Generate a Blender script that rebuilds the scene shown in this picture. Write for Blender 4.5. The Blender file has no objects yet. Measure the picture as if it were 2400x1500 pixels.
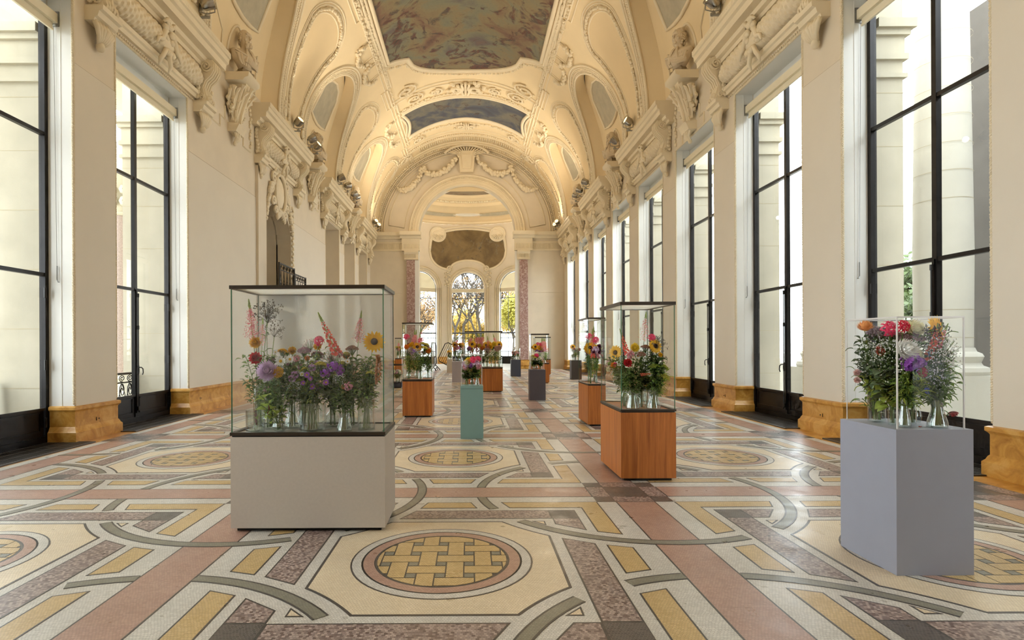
import bpy, math, random
from mathutils import Vector, Matrix, noise
R = math.radians
rnd = random.Random(7)
scene = bpy.context.scene
col = scene.collection

# ------------------------------------------------------------------ camera
F, VX, VY, ROLL, EYE = 1310.0, 1103.0, 808.5, 0.0047, 1.6
cam = bpy.data.cameras.new('camera')
cam.sensor_width = 36.0
cam.lens = 36.0 * F / 2400.0
cam.shift_x = (1200 - VX) / 2400.0
cam.shift_y = (VY - 750) / 2400.0
cam.clip_end = 400
camo = bpy.data.objects.new('camera', cam)
col.objects.link(camo)
camo.matrix_world = Matrix.Translation((0, 0, EYE)) @ Matrix.Rotation(R(90), 4, 'X') @ Matrix.Rotation(-ROLL, 4, 'Z')
scene.camera = camo

def uv(px, py):
    u, v = px - VX, py - VY
    return u - ROLL * v, v + ROLL * u
def at(px, py, Y):          # point of the photograph at a known depth
    u, v = uv(px, py)
    return Vector((u * Y / F, Y, EYE - v * Y / F))
def ground(px, py):
    u, v = uv(px, py)
    Y = F * EYE / v
    return Vector((u * Y / F, Y, 0))

# ------------------------------------------------------------------ sky, exposure
scene.view_settings.view_transform = 'Standard'
scene.view_settings.look = 'None'
scene.view_settings.gamma = 1.0
scene.view_settings.exposure = 0.18
scene.view_settings.use_curve_mapping = False
cy = scene.cycles
cy.use_denoising = True
cy.max_bounces = 6
cy.diffuse_bounces = 4
cy.glossy_bounces = 3
cy.transmission_bounces = 4
cy.transparent_max_bounces = 20
cy.caustics_reflective = False
cy.caustics_refractive = False
cy.sample_clamp_indirect = 6.0
cy.use_adaptive_sampling = True
cy.adaptive_threshold = 0.05
cy.adaptive_min_samples = 12
cy.use_light_tree = False
cy.use_auto_tile = False
cy.time_limit = 900
SKY = 7.6
world = bpy.data.worlds.new('overcast_sky')
scene.world = world
world.use_nodes = True
bg = world.node_tree.nodes['Background']
bg.inputs[0].default_value = (0.86, 0.94, 1.0, 1)
bg.inputs[1].default_value = SKY
LAMP = 240.0       # warm tungsten spots on the cornices

# ------------------------------------------------------------------ room numbers
X0, HALF = -0.2, 6.43          # hall axis, half width to the wall face
PITCH = 3.78
def YC(k): return 6.12 + PITCH * k      # pier centres
WTOP = 7.45
YEND = 37.0
YBACK = -6.0
VA, VB, VZ = 5.93, 5.7, 9.0    # vault half width, rise, springing

# daylight enters through the windows: portals guide the sky light
def portal(loc, sx, sy, rot):
    l = bpy.data.lights.new('window_daylight', 'AREA')
    l.shape = 'RECTANGLE'; l.size = sx; l.size_y = sy
    l.cycles.is_portal = True
    o = bpy.data.objects.new('window_daylight', l)
    col.objects.link(o)
    o.location = loc; o.rotation_euler = rot
for k in range(-2, 8):
    ym = YC(k) + PITCH / 2
    portal((X0 + 6.95, ym, 3.9), 6.6, 2.6, (0, R(90), 0))
    if k < 2:
        portal((X0 - 6.95, ym, 3.9), 6.6, 2.6, (0, R(-90), 0))
portal((X0, 48.4, 4.2), 2.7, 7.2, (R(-90), 0, 0))

# ------------------------------------------------------------------ mesh helpers
class MB:
    def __init__(s, fn=None):
        s.v = []; s.f = []; s.m = []; s.fn = fn
    def add(s, vs, fs, m=0, M=None):
        b = len(s.v)
        for p in vs:
            if M is not None: p = M @ Vector(p)
            if s.fn: p = s.fn(*p)
            s.v.append((p[0], p[1], p[2]))
        for f in fs:
            s.f.append(tuple(i + b for i in f)); s.m.append(m)
        return s
    def box(s, x0, x1, y0, y1, z0, z1, m=0, M=None):
        return s.add([(x0,y0,z0),(x1,y0,z0),(x1,y1,z0),(x0,y1,z0),(x0,y0,z1),(x1,y0,z1),(x1,y1,z1),(x0,y1,z1)],
              [(3,2,1,0),(4,5,6,7),(0,1,5,4),(1,2,6,5),(2,3,7,6),(3,0,4,7)], m, M)
    def prism(s, poly, a, b, ax='z', m=0, M=None, caps=True):
        n = len(poly)
        def P(p, h):
            return (p[0], p[1], h) if ax == 'z' else (p[0], h, p[1]) if ax == 'y' else (h, p[0], p[1])
        vs = [P(p, a) for p in poly] + [P(p, b) for p in poly]
        fs = [(i, (i+1) % n, n + (i+1) % n, n + i) for i in range(n)]
        if caps: fs += [tuple(range(n-1, -1, -1)), tuple(range(n, 2*n))]
        return s.add(vs, fs, m, M)
    def tube(s, pts, r, n=6, m=0, closed=False, M=None, caps=True):
        pts = [Vector(p) for p in pts]; k = len(pts)
        if not hasattr(r, '__len__'): r = [r] * k
        vs = []; ref = None
        for i, p in enumerate(pts):
            if closed: t = pts[(i+1) % k] - pts[i-1]
            else: t = pts[min(i+1, k-1)] - pts[max(i-1, 0)]
            if t.length < 1e-9: t = Vector((0,0,1))
            t.normalize()
            if ref is None:
                ref = Vector((0,0,1)) if abs(t.z) < .9 else Vector((1,0,0))
            a = (ref - t * ref.dot(t))
            if a.length < 1e-6: a = t.orthogonal()
            a.normalize(); ref = a; b = t.cross(a)
            for j in range(n):
                q = 2*math.pi*j/n
                vs.append(p + (a*math.cos(q) + b*math.sin(q)) * r[i])
        fs = []
        for i in range(k if closed else k-1):
            for j in range(n):
                A, B = i*n, ((i+1) % k)*n
                fs.append((A+j, A+(j+1)%n, B+(j+1)%n, B+j))
        if caps and not closed:
            fs.append(tuple(range(n-1,-1,-1))); fs.append(tuple(range((k-1)*n, k*n)))
        return s.add(vs, fs, m, M)
    def lathe(s, prof, n=16, c=(0,0,0), m=0, M=None, a0=0.0, a1=2*math.pi):
        vs = []; full = abs(a1 - a0 - 2*math.pi) < 1e-6; k = n if full else n+1
        for r, z in prof:
            for j in range(k):
                q = a0 + (a1-a0)*j/n
                vs.append((c[0]+r*math.cos(q), c[1]+r*math.sin(q), c[2]+z))
        fs = []
        for i in range(len(prof)-1):
            for j in range(n):
                j2 = (j+1) % k
                fs.append((i*k+j, i*k+j2, (i+1)*k+j2, (i+1)*k+j))
        return s.add(vs, fs, m, M)
    def blob(s, c, r, n=6, k=3, m=0, M=None):
        if not hasattr(r, '__len__'): r = (r, r, r)
        vs = [(c[0], c[1], c[2]-r[2])]
        for i in range(1, k):
            t = math.pi*i/k - math.pi/2
            for j in range(n):
                q = 2*math.pi*(j + .5*(i%2))/n
                vs.append((c[0]+r[0]*math.cos(t)*math.cos(q), c[1]+r[1]*math.cos(t)*math.sin(q), c[2]+r[2]*math.sin(t)))
        vs.append((c[0], c[1], c[2]+r[2])); L = len(vs)-1; fs = []
        for j in range(n):
            fs.append((0, 1+(j+1)%n, 1+j)); fs.append((L, L-n+j, L-n+(j+1)%n))
            for i in range(k-2):
                fs.append((1+i*n+j, 1+i*n+(j+1)%n, 1+(i+1)*n+(j+1)%n, 1+(i+1)*n+j))
        return s.add(vs, fs, m, M)
    def grid(s, fn, nu, nv, m=0, cu=False):
        vs = [fn(i/nu, j/nv) for i in range(nu+1) for j in range(nv+1)]
        w = nv+1
        return s.add(vs, [(i*w+j, (i+1)*w+j, (i+1)*w+j+1, i*w+j+1) for i in range(nu) for j in range(nv)], m)
    def sweep(s, path, prof, closed=False, m=0):
        # path: list of (origin, out, up) frames; prof: open polyline of (out, up)
        n = len(prof); k = len(path)
        vs = [o + a*p[0] + b*p[1] for o, a, b in path for p in prof]
        fs = [(i*n+j, i*n+j+1, ((i+1)%k)*n+j+1, ((i+1)%k)*n+j) for i in range(k if closed else k-1) for j in range(n-1)]
        return s.add(vs, fs, m)
    def mesh(s, name, mats, smooth=None):
        me = bpy.data.meshes.new(name)
        me.from_pydata(s.v, [], s.f)
        if not isinstance(mats, (list, tuple)): mats = [mats]
        for x in mats: me.materials.append(x)
        if len(mats) > 1: me.polygons.foreach_set('material_index', s.m)
        if smooth is not None:
            me.polygons.foreach_set('use_smooth', [True]*len(me.polygons))
            if smooth < 180: me.set_sharp_from_angle(angle=R(smooth))
        me.update()
        return me
    def build(s, name, mats, parent=None, smooth=None, loc=None):
        return obj(name, s.mesh(name, mats, smooth), parent, loc)

def obj(name, me, parent=None, loc=None, rot=None, scale=None):
    o = bpy.data.objects.new(name, me)
    col.objects.link(o)
    if parent is not None: o.parent = parent
    if loc is not None: o.location = loc
    if rot is not None: o.rotation_euler = rot
    if scale is not None: o.scale = scale
    return o
def tag(o, label, cat, group=None, kind=None):
    o['label'] = label; o['category'] = cat
    if group: o['group'] = group
    if kind: o['kind'] = kind
    return o
def thing(name, label, cat, loc=(0,0,0), rz=0, group=None, kind=None, scale=None):
    return tag(obj(name, None, None, loc, (0,0,rz), scale), label, cat, group, kind)
ORD = ['first','second','third','fourth','fifth','sixth','seventh','eighth','ninth','tenth','eleventh','twelfth','thirteenth','fourteenth','fifteenth','sixteenth','seventeenth','eighteenth','nineteenth','twentieth']
def ordw(i): return ORD[i] if i < len(ORD) else str(i+1) + 'th'

# ------------------------------------------------------------------ materials
def lin(c):
    return tuple(((x/255)/12.92 if x/255 <= .04045 else ((x/255+.055)/1.055)**2.4) for x in c)
class NT:
    def __init__(s, name):
        s.mat = bpy.data.materials.new(name); s.mat.use_nodes = True
        s.t = s.mat.node_tree; s.n = s.t.nodes; s.l = s.t.links
        s.bsdf = s.n['Principled BSDF']; s.out = s.n['Material Output']
    def new(s, t, **kw):
        n = s.n.new(t)
        for k, v in kw.items():
            if k in n.inputs.keys(): n.inputs[k].default_value = v
            else: setattr(n, k, v)
        return n
    def link(s, a, b): s.l.new(a, b)
    def set(s, **kw):
        for k, v in kw.items(): s.bsdf.inputs[k.replace('_', ' ')].default_value = v
    def pos(s, scale=(1,1,1), rot=(0,0,0), obj_=False):
        if obj_: src = s.new('ShaderNodeTexCoord').outputs['Object']
        else: src = s.new('ShaderNodeNewGeometry').outputs['Position']
        mp = s.new('ShaderNodeMapping'); mp.inputs['Scale'].default_value = scale; mp.inputs['Rotation'].default_value = rot
        s.link(src, mp.inputs['Vector']); return mp.outputs['Vector']
    def ramp(s, fac, stops):
        r = s.new('ShaderNodeValToRGB'); e = r.color_ramp.elements
        while len(e) > 1: e.remove(e[-1])
        for i, (p, c) in enumerate(stops):
            x = e[0] if i == 0 else e.new(p)
            x.position = p; x.color = (*c, 1)
        s.link(fac, r.inputs['Fac']); return r.outputs['Color']
    def noise(s, vec, scale, detail=4, rough=.55, dist=0):
        n = s.new('ShaderNodeTexNoise'); n.inputs['Scale'].default_value = scale
        n.inputs['Detail'].default_value = detail; n.inputs['Roughness'].default_value = rough; n.inputs['Distortion'].default_value = dist
        s.link(vec, n.inputs['Vector']); return n.outputs['Fac']
    def bump(s, h, strength=.3, dist=.02):
        b = s.new('ShaderNodeBump'); b.inputs['Strength'].default_value = strength; b.inputs['Distance'].default_value = dist
        s.link(h, b.inputs['Height']); s.link(b.outputs['Normal'], s.bsdf.inputs['Normal'])
    def mix(s, fac, a, b, typ='MIX'):
        n = s.new('ShaderNodeMix'); n.data_type = 'RGBA'; n.blend_type = typ
        for i, x in ((0, fac), (6, a), (7, b)):
            if hasattr(x, 'default_value') or hasattr(x, 'is_output'): s.link(x, n.inputs[i])
            else: n.inputs[i].default_value = x if i == 0 else (*x, 1)
        return n.outputs[2]
    def col(s, c): s.link(c, s.bsdf.inputs['Base Color'])

def simple(name, c, rough=.5, metal=0, spec=.5, var=.06, scale=6, bump=0, obj_=False, sss=0):
    t = NT(name); c = lin(c)
    t.set(Roughness=rough, Metallic=metal); t.bsdf.inputs['Specular IOR Level'].default_value = spec
    if var > 0:
        p = t.pos(obj_=obj_)
        f = t.noise(p, scale)
        t.col(t.ramp(f, [(.3, tuple(x*(1-var) for x in c)), (.7, tuple(min(1, x*(1+var)) for x in c))]))
        if bump: t.bump(t.noise(p, scale*8), bump, .01)
    else: t.bsdf.inputs['Base Color'].default_value = (*c, 1)
    return t.mat
def mosaic(name, c1, c2, mortar, tile=.019, bias=0.0, speck=None):
    t = NT(name); t.set(Roughness=.25); t.bsdf.inputs['Specular IOR Level'].default_value = .7
    p = t.pos()
    wob = t.new('ShaderNodeTexNoise'); wob.inputs['Scale'].default_value = 9; wob.inputs['Detail'].default_value = 1
    t.link(p, wob.inputs['Vector'])
    vm = t.new('ShaderNodeVectorMath', operation='MULTIPLY_ADD'); t.link(wob.outputs['Color'], vm.inputs[0])
    vm.inputs[1].default_value = (.025, .025, 0); t.link(p, vm.inputs[2])
    b = t.new('ShaderNodeTexBrick'); b.offset = .5; b.squash = 1
    b.inputs['Color1'].default_value = (*lin(c1), 1); b.inputs['Color2'].default_value = (*lin(c2), 1); b.inputs['Mortar'].default_value = (*lin(mortar), 1)
    b.inputs['Scale'].default_value = 1; b.inputs['Mortar Size'].default_value = tile*.055; b.inputs['Mortar Smooth'].default_value = .3
    b.inputs['Bias'].default_value = bias; b.inputs['Brick Width'].default_value = tile; b.inputs['Row Height'].default_value = tile*.92
    t.link(vm.outputs[0], b.inputs['Vector'])
    big = t.noise(p, 1.7, 3)
    c = t.mix(.55, b.outputs['Color'], t.ramp(big, [(.3, (.74,.74,.74)), (.7, (1,1,1))]), 'MULTIPLY')
    t.col(c)
    t.bump(b.outputs['Fac'], -.12, .003)
    rr = t.ramp(t.noise(p, 5, 3), [(.3, (.27,)*3), (.75, (.45,)*3)])
    t.link(rr, t.bsdf.inputs['Roughness'])
    return t.mat
def plaster(name, c, var=.04, bump=.12, rough=.6):
    t = NT(name); c = lin(c); t.set(Roughness=rough); t.bsdf.inputs['Specular IOR Level'].default_value = .3
    p = t.pos(); f = t.noise(p, 1.3, 5)
    t.col(t.ramp(f, [(.3, tuple(x*(1-var) for x in c)), (.7, tuple(min(1,x*(1+var)) for x in c))]))
    t.bump(t.noise(p, 45, 3), bump, .004)
    return t.mat
def marble(name, c1, c2, c3, scale=2.0, dist=2.5, rough=.25):
    t = NT(name); t.set(Roughness=rough)
    p = t.pos(); f = t.noise(p, scale, 9, .65, dist)
    t.col(t.ramp(f, [(.3, lin(c1)), (.5, lin(c2)), (.62, lin(c3)), (.75, lin(c2))]))
    return t.mat
def wood(name, c1, c2):
    t = NT(name); t.set(Roughness=.42)
    p = t.pos(scale=(1, 1, .04), obj_=False)
    f = t.noise(p, 26, 4, .6, .4); g = t.noise(p, 130, 2, .6)
    a = t.ramp(f, [(.25, lin(c1)), (.75, lin(c2))])
    t.col(t.mix(.35, a, t.ramp(g, [(.3, (.55,.5,.45)), (.7, (1,1,1))]), 'MULTIPLY'))
    return t.mat
def glass(name, tint=(.97,.99,.98), ior=1.45, refl=1.0, rough=.0, haze=0.0, hazecol=(.9,.92,.9)):
    t = NT(name); t.n.remove(t.bsdf)
    tr = t.new('ShaderNodeBsdfTransparent'); tr.inputs[0].default_value = (*tint, 1)
    gl = t.new('ShaderNodeBsdfGlossy'); gl.inputs['Roughness'].default_value = rough
    fr = t.new('ShaderNodeFresnel'); fr.inputs[0].default_value = ior
    mx = t.new('ShaderNodeMixShader')
    ge = t.new('ShaderNodeNewGeometry'); inv = t.new('ShaderNodeMath', operation='SUBTRACT'); inv.inputs[0].default_value = refl
    m3 = t.new('ShaderNodeMath', operation='MULTIPLY'); m3.inputs[1].default_value = refl; t.link(ge.outputs['Backfacing'], m3.inputs[0]); t.link(m3.outputs[0], inv.inputs[1])
    mu = t.new('ShaderNodeMath', operation='MULTIPLY'); t.link(fr.outputs[0], mu.inputs[0]); t.link(inv.outputs[0], mu.inputs[1]); mu.use_clamp = True
    t.link(mu.outputs[0], mx.inputs[0])
    t.link(tr.outputs[0], mx.inputs[1]); t.link(gl.outputs[0], mx.inputs[2])
    res = mx
    if haze:
        df = t.new('ShaderNodeBsdfTranslucent'); df.inputs[0].default_value = (*hazecol, 1)
        d2 = t.new('ShaderNodeBsdfDiffuse'); d2.inputs[0].default_value = (*hazecol, 1)
        m0 = t.new('ShaderNodeMixShader'); t.link(df.outputs[0], m0.inputs[1]); t.link(d2.outputs[0], m0.inputs[2])
        rf = t.new('ShaderNodeBsdfRefraction'); rf.inputs['Roughness'].default_value = .16; rf.inputs['IOR'].default_value = 1.02
        m1 = t.new('ShaderNodeMixShader'); m1.inputs[0].default_value = .35; t.link(rf.outputs[0], m1.inputs[1]); t.link(m0.outputs[0], m1.inputs[2])
        p = t.pos()
        sep = t.new('ShaderNodeSeparateXYZ'); t.link(p, sep.inputs[0])
        mr = t.new('ShaderNodeMapRange'); mr.inputs['From Min'].default_value = 1.15; mr.inputs['From Max'].default_value = 1.75
        mr.inputs['To Min'].default_value = .62; mr.inputs['To Max'].default_value = 1; t.link(sep.outputs[2], mr.inputs[0])
        nm_ = t.new('ShaderNodeMapRange'); nm_.inputs['To Min'].default_value = .85; nm_.inputs['To Max'].default_value = 1.05; t.link(t.noise(p, 1.6, 2), nm_.inputs[0]); nz = nm_.outputs[0]
        k = t.new('ShaderNodeMath', operation='MULTIPLY'); t.link(mr.outputs[0], k.inputs[0]); t.link(nz, k.inputs[1])
        k2 = t.new('ShaderNodeMath', operation='MULTIPLY'); t.link(k.outputs[0], k2.inputs[0]); k2.inputs[1].default_value = haze
        m2 = t.new('ShaderNodeMixShader'); t.link(k2.outputs[0], m2.inputs[0]); t.link(mx.outputs[0], m2.inputs[1]); t.link(m1.outputs[0], m2.inputs[2])
        res = m2
    t.link(res.outputs[0], t.out.inputs[0])
    return t.mat
def leafmat(name, c, trans=.25, var=.25):
    t = NT(name); c = lin(c); t.set(Roughness=.5)
    p = t.pos(); f = t.noise(p, 30, 2)
    cc = t.ramp(f, [(.3, tuple(x*(1-var) for x in c)), (.7, tuple(min(1,x*(1+var)) for x in c))])
    t.col(cc)
    tl = t.new('ShaderNodeBsdfTranslucent'); t.link(cc, tl.inputs[0])
    mx = t.new('ShaderNodeMixShader'); mx.inputs[0].default_value = trans
    t.link(t.bsdf.outputs[0], mx.inputs[1]); t.link(tl.outputs[0], mx.inputs[2]); t.link(mx.outputs[0], t.out.inputs[0])
    return t.mat
def emit(name, c, st):
    t = NT(name); t.n.remove(t.bsdf)
    e = t.new('ShaderNodeEmission'); e.inputs[0].default_value = (*c, 1); e.inputs[1].default_value = st
    t.link(e.outputs[0], t.out.inputs[0]); return t.mat
def painting(name, stops, scale, darkstops, seedoff, rim=0.0):
    t = NT(name); t.set(Roughness=.55)
    p = t.pos(scale=(1,1,1)); 
    ad = t.new('ShaderNodeVectorMath', operation='ADD'); ad.inputs[1].default_value = (seedoff, seedoff*2, 0); t.link(p, ad.inputs[0]); p = ad.outputs[0]
    f = t.noise(p, scale, 7, .6, .8)
    base = t.ramp(f, stops)
    g = t.noise(p, scale*2.2, 5, .62, 1.6)
    if rim:
        sp_ = t.new('ShaderNodeSeparateXYZ'); gp = t.new('ShaderNodeNewGeometry'); t.link(gp.outputs['Position'], sp_.inputs[0])
        ax = t.new('ShaderNodeMath', operation='ABSOLUTE'); t.link(sp_.outputs[0], ax.inputs[0])
        mr = t.new('ShaderNodeMapRange'); mr.inputs['From Min'].default_value = 1.2; mr.inputs['From Max'].default_value = 3.4; mr.inputs['To Max'].default_value = rim; t.link(ax.outputs[0], mr.inputs[0])
        m2 = t.new('ShaderNodeMapRange'); m2.inputs['From Min'].default_value = 23.0; m2.inputs['From Max'].default_value = 26.5; m2.inputs['To Max'].default_value = rim; t.link(sp_.outputs[1], m2.inputs[0])
        mm = t.new('ShaderNodeMath', operation='MAXIMUM'); t.link(mr.outputs[0], mm.inputs[0]); t.link(m2.outputs[0], mm.inputs[1])
        aa = t.new('ShaderNodeMath', operation='ADD'); t.link(g, aa.inputs[0]); t.link(mm.outputs[0], aa.inputs[1]); g = aa.outputs[0]
    msk = t.ramp(g, [(.56, (0,0,0)), (.64, (1,1,1))])
    h = t.noise(p, scale*5, 4, .6, .5)
    fig = t.ramp(h, darkstops)
    c = t.mix(msk, base, fig)
    v = t.noise(p, 14, 3)
    t.col(t.mix(.25, c, t.ramp(v, [(.3, (.6,.6,.6)), (.7, (1,1,1))]), 'MULTIPLY'))
    return t.mat

M = {}
M['wall'] = plaster('wall_plaster', (227,215,195))
M['wallpanel'] = plaster('wall_panel_paint', (228,219,203), .02, .05)
M['stucco'] = plaster('stucco', (236,222,194), .05, .25)
M['vault'] = plaster('vault_plaster', (236,216,178), .03, .1)
M['white'] = simple('white_jamb_paint', (238,237,232), .45, var=.02, scale=2)
M['ochre'] = marble('ochre_marble', (170,116,48), (208,154,72), (222,176,100), 3.5, .8, .3)
M['pinkmarble'] = marble('pink_marble', (128,92,84), (172,138,130), (204,184,178), 7.5, 1.2, .3)
M['floor_white'] = mosaic('mosaic_white', (220,216,206), (202,198,188), (146,140,130))
M['m_pink'] = mosaic('mosaic_pink', (188,152,134), (172,136,118), (132,104,90))
M['m_yellow'] = mosaic('mosaic_yellow', (212,184,130), (196,166,110), (140,116,76))
M['m_cream'] = mosaic('mosaic_cream', (232,216,186), (222,204,172), (166,148,120))
M['m_dark'] = mosaic('mosaic_dark', (66,60,56), (82,76,70), (48,46,44))
M['m_speck'] = mosaic('mosaic_speckled', (188,168,158), (100,78,72), (112,100,94), bias=.0)
M['m_olive'] = mosaic('mosaic_olive', (140,137,120), (126,123,108), (94,92,80))
M['m_black'] = mosaic('mosaic_black', (70,62,58), (92,84,78), (130,124,116))
M['iron'] = simple('dark_window_iron', (44,42,42), .38, .6, var=.12)
M['iron2'] = simple('wrought_iron', (52,48,44), .5, .5, var=.1)
M['black'] = simple('black_metal', (38,36,35), .4, .3, var=.05)
M['frame'] = simple('bronze_case_frame', (66,58,50), .35, .5, var=.05)
M['steel'] = simple('brushed_steel', (150,150,148), .35, .8, var=.05)
M['chrome'] = simple('spot_metal', (176,172,164), .22, .95, var=.04)
M['brass'] = simple('dark_brass', (120,104,80), .35, .8, var=.05)
M['stone'] = plaster('outside_stone', (192,184,164), .1, .3, .8)
M['stone2'] = plaster('outside_stone_pale', (206,202,190), .06, .3, .8)
M['granite'] = simple('granite', (158,140,130), .4, var=.35, scale=60)
M['blind'] = simple('blind_fabric', (236,226,200), .7, var=.02)
M['wood'] = wood('walnut_veneer', (150,80,28), (206,126,56))
M['caseblank'] = simple('white_case_board', (196,186,174), .55, var=.03, scale=40)
M['teal'] = simple('teal_paint', (122,154,148), .5, var=.02)
M['bluegrey'] = simple('blue_grey_paint', (150,152,164), .5, var=.02)
M['lavender'] = simple('lavender_paint', (176,168,174), .5, var=.02)
M['beige'] = simple('beige_paint', (186,172,150), .5, var=.02)
M['navy'] = simple('navy_paint', (62,66,80), .5, var=.02)
M['plum'] = simple('plum_grey_paint', (80,74,82), .5, var=.02)
M['brown'] = simple('dark_brown_paint', (62,54,48), .5, var=.02)
M['glass'] = glass('case_glass', (.985,.995,.99), 1.45, .6)
M['acrylic'] = glass('acrylic_panel', (.992,.994,.994), 1.4, .35)
M['acryl_edge'] = simple('acrylic_edge', (214,210,206), .2, var=.0)
M['edge'] = simple('green_glass_edge', (70,120,92), .15, var=.0)
M['winglass'] = glass('window_glass', (.95,.955,.945), 1.4, .8)
M['vase'] = glass('vase_glass', (.955,.98,.97), 1.6, 2.4)
M['water'] = glass('vase_water', (.95,.97,.955), 1.33, .8)
M['fog'] = glass('fogged_glass', (.985,.995,.99), 1.45, 1.0, 0, .92, (.98,.99,.99))
M['fogfront'] = glass('misted_front_glass', (.985,.995,.99), 1.45, .4, 0, .14, (.98,.99,.99))
M['grille'] = simple('bronze_grille', (74,64,46), .45, .4, var=.15)
M['oculus'] = simple('oculus_pane', (182,174,152), .6, var=.12, scale=3)
M['bust'] = plaster('bust_plaster', (222,206,180), .06, .2)
M['bustbase'] = simple('bust_base', (150,132,104), .6, var=.1)
M['asphalt'] = simple('terrace_paving', (200,194,182), .8, var=.1)
M['lens'] = emit('spot_lens', (1,.72,.34), 2.6)
M['paint_main'] = painting('mural_sky', [(.25, lin((78,54,44))), (.4, lin((118,88,64))), (.5, lin((128,114,80))), (.58, lin((118,116,92))), (.68, lin((98,86,82))), (.8, lin((120,86,62)))], .5, [(.3, lin((44,30,24))), (.45, lin((96,52,34))), (.55, lin((70,60,50))), (.7, lin((120,96,60)))], 3.1, .085)
M['paint_blue'] = painting('mural_blue', [(.25, lin((38,38,48))), (.45, lin((64,70,84))), (.58, lin((110,106,92))), (.75, lin((60,60,72)))], .55, [(.35, lin((36,28,26))), (.5, lin((92,70,52))), (.65, lin((48,44,58)))], 11.3)
M['paint_brown'] = painting('mural_brown', [(.25, lin((80,62,34))), (.45, lin((112,92,54))), (.6, lin((134,112,72))), (.75, lin((92,74,46)))], .6, [(.35, lin((60,46,28))), (.5, lin((128,112,82))), (.65, lin((74,66,44)))], 23.7)
M['paint_pale'] = painting('mural_pale', [(.3, lin((110,84,66))), (.5, lin((150,136,116))), (.7, lin((130,120,112)))], .6, [(.35, lin((90,60,46))), (.6, lin((150,120,90)))], 31.0)
# ------------------------------------------------------------------ floor
FX, FY, FP = -0.22, 4.18, 3.77       # cell centre of the first row, period
H = FP / 2
floor = MB().box(X0-9, X0+9, YBACK, 49.5, -.2, 0).build('floor', M['floor_white'])
tag(floor, 'mosaic floor with medallions and interlaced bands', 'floor', kind='structure')

def inset(poly, d):
    n = len(poly); out = []
    area = sum(poly[i][0]*poly[(i+1)%n][1] - poly[(i+1)%n][0]*poly[i][1] for i in range(n))
    sg = 1 if area > 0 else -1
    for i in range(n):
        a, b, c = Vector(poly[i-1]), Vector(poly[i]), Vector(poly[(i+1)%n])
        e1 = (b-a).normalized(); e2 = (c-b).normalized()
        n1 = Vector((-e1.y, e1.x))*sg; n2 = Vector((-e2.y, e2.x))*sg
        k = 1 + n1.dot(n2)
        out.append(tuple(b + (n1+n2)*(d/max(k, .25))))
    return out
def panel(mb, poly, mi, line=.012, top=.002, dark=0):
    n = len(poly); q = inset(poly, line)
    vs = [(*p, 0) for p in poly] + [(*p, top) for p in poly] + [(*p, top) for p in q]
    fs = [(i, (i+1)%n, n+(i+1)%n, n+i) for i in range(n)] + [(n+i, n+(i+1)%n, 2*n+(i+1)%n, 2*n+i) for i in range(n)]
    mb.add(vs, fs, dark); mb.add(vs[2*n:], [tuple(range(n))], mi)
def ringpanel(mb, r0, r1, mi, line=.013, top=.002, n=56):
    rs = [(r0-line, 0), (r0, 0) if 0 else (r0-line, top), (r0, top), (r1, top), (r1+line, top), (r1+line, 0)]
    for a, b, m_ in ((0,1,0),(1,2,0),(2,3,mi),(3,4,0),(4,5,0)):
        mb.lathe([rs[a], rs[b]], n, m=m_)
def clip_circle(poly, r, n=40):
    out = poly
    for i in range(n):
        a = 2*math.pi*i/n; nx, ny = math.cos(a), math.sin(a); src = out; out = []
        if not src: break
        for j in range(len(src)):
            p, q = src[j], src[(j+1)%len(src)]
            dp, dq = p[0]*nx+p[1]*ny-r, q[0]*nx+q[1]*ny-r
            if dp <= 0: out.append(p)
            if dp*dq < 0:
                t = dp/(dp-dq); out.append((p[0]+(q[0]-p[0])*t, p[1]+(q[1]-p[1])*t))
    return out
FM = [M['m_dark'], M['m_yellow'], M['m_speck'], M['m_cream'], M['m_pink'], M['m_olive'], M['floor_white'], M['m_black']]
RI, RO, OI, OO = 1.42, 1.71, 1.53, 1.605       # ring: white margin, olive band
def hyp(r, a): return math.sqrt(max(r*r - a*a, 0))
pieces = []        # (name, mesh builder) in cell coordinates
def piece(name, poly, mi, line=.012):
    mb = MB(); panel(mb, poly, mi, line); pieces.append((name, mb))
def rot4(poly, q):
    for _ in range(q): poly = [(-y, x) for x, y in poly]
    return poly
# one side is described from the cell edge: (t along the edge from its first corner, e distance from the edge)
def side(pts, q):
    return rot4([(-H + t, -H + e) for t, e in pts], q)
for q in range(4):
    # bottom side of the cell turned q quarter turns; first corner = left, continuous; last corner = right, cut by the ring
    a0, a1 = .39, .59
    piece('yellow_panel', side([(a0,a0),(hyp(RI,a0),a0),(hyp(RI,a1),a1),(a1,a1),(a1,hyp(RI,a1)),(a0,hyp(RI,a0))], q), 1)
    piece('yellow_block', side([(hyp(RO,a0),a0),(FP-hyp(RO,a0),a0),(FP-hyp(RO,a1),a1),(hyp(RO,a1),a1)], q), 1)
    b0, b1 = .67, .92
    piece('dark_square', side([(b0,b0),(b1,b0),(b1,b1),(b0,b1)], q), 7, .006)
    piece('speckled_bar', side([(b1,b0),(FP-hyp(RO,b0),b0),(FP-hyp(RO,b1),b1),(b1,b1)], q), 2)
    piece('speckled_block', side([(FP-hyp(RI,b0),b0),(FP-b1,b0),(FP-b1,b1),(FP-hyp(RI,b1),b1)], q), 2)
    piece('cream_triangle', side([(1.0,1.0),(1.115,1.0),(1.0,1.115)], q), 3, .012)
oc = []
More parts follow.
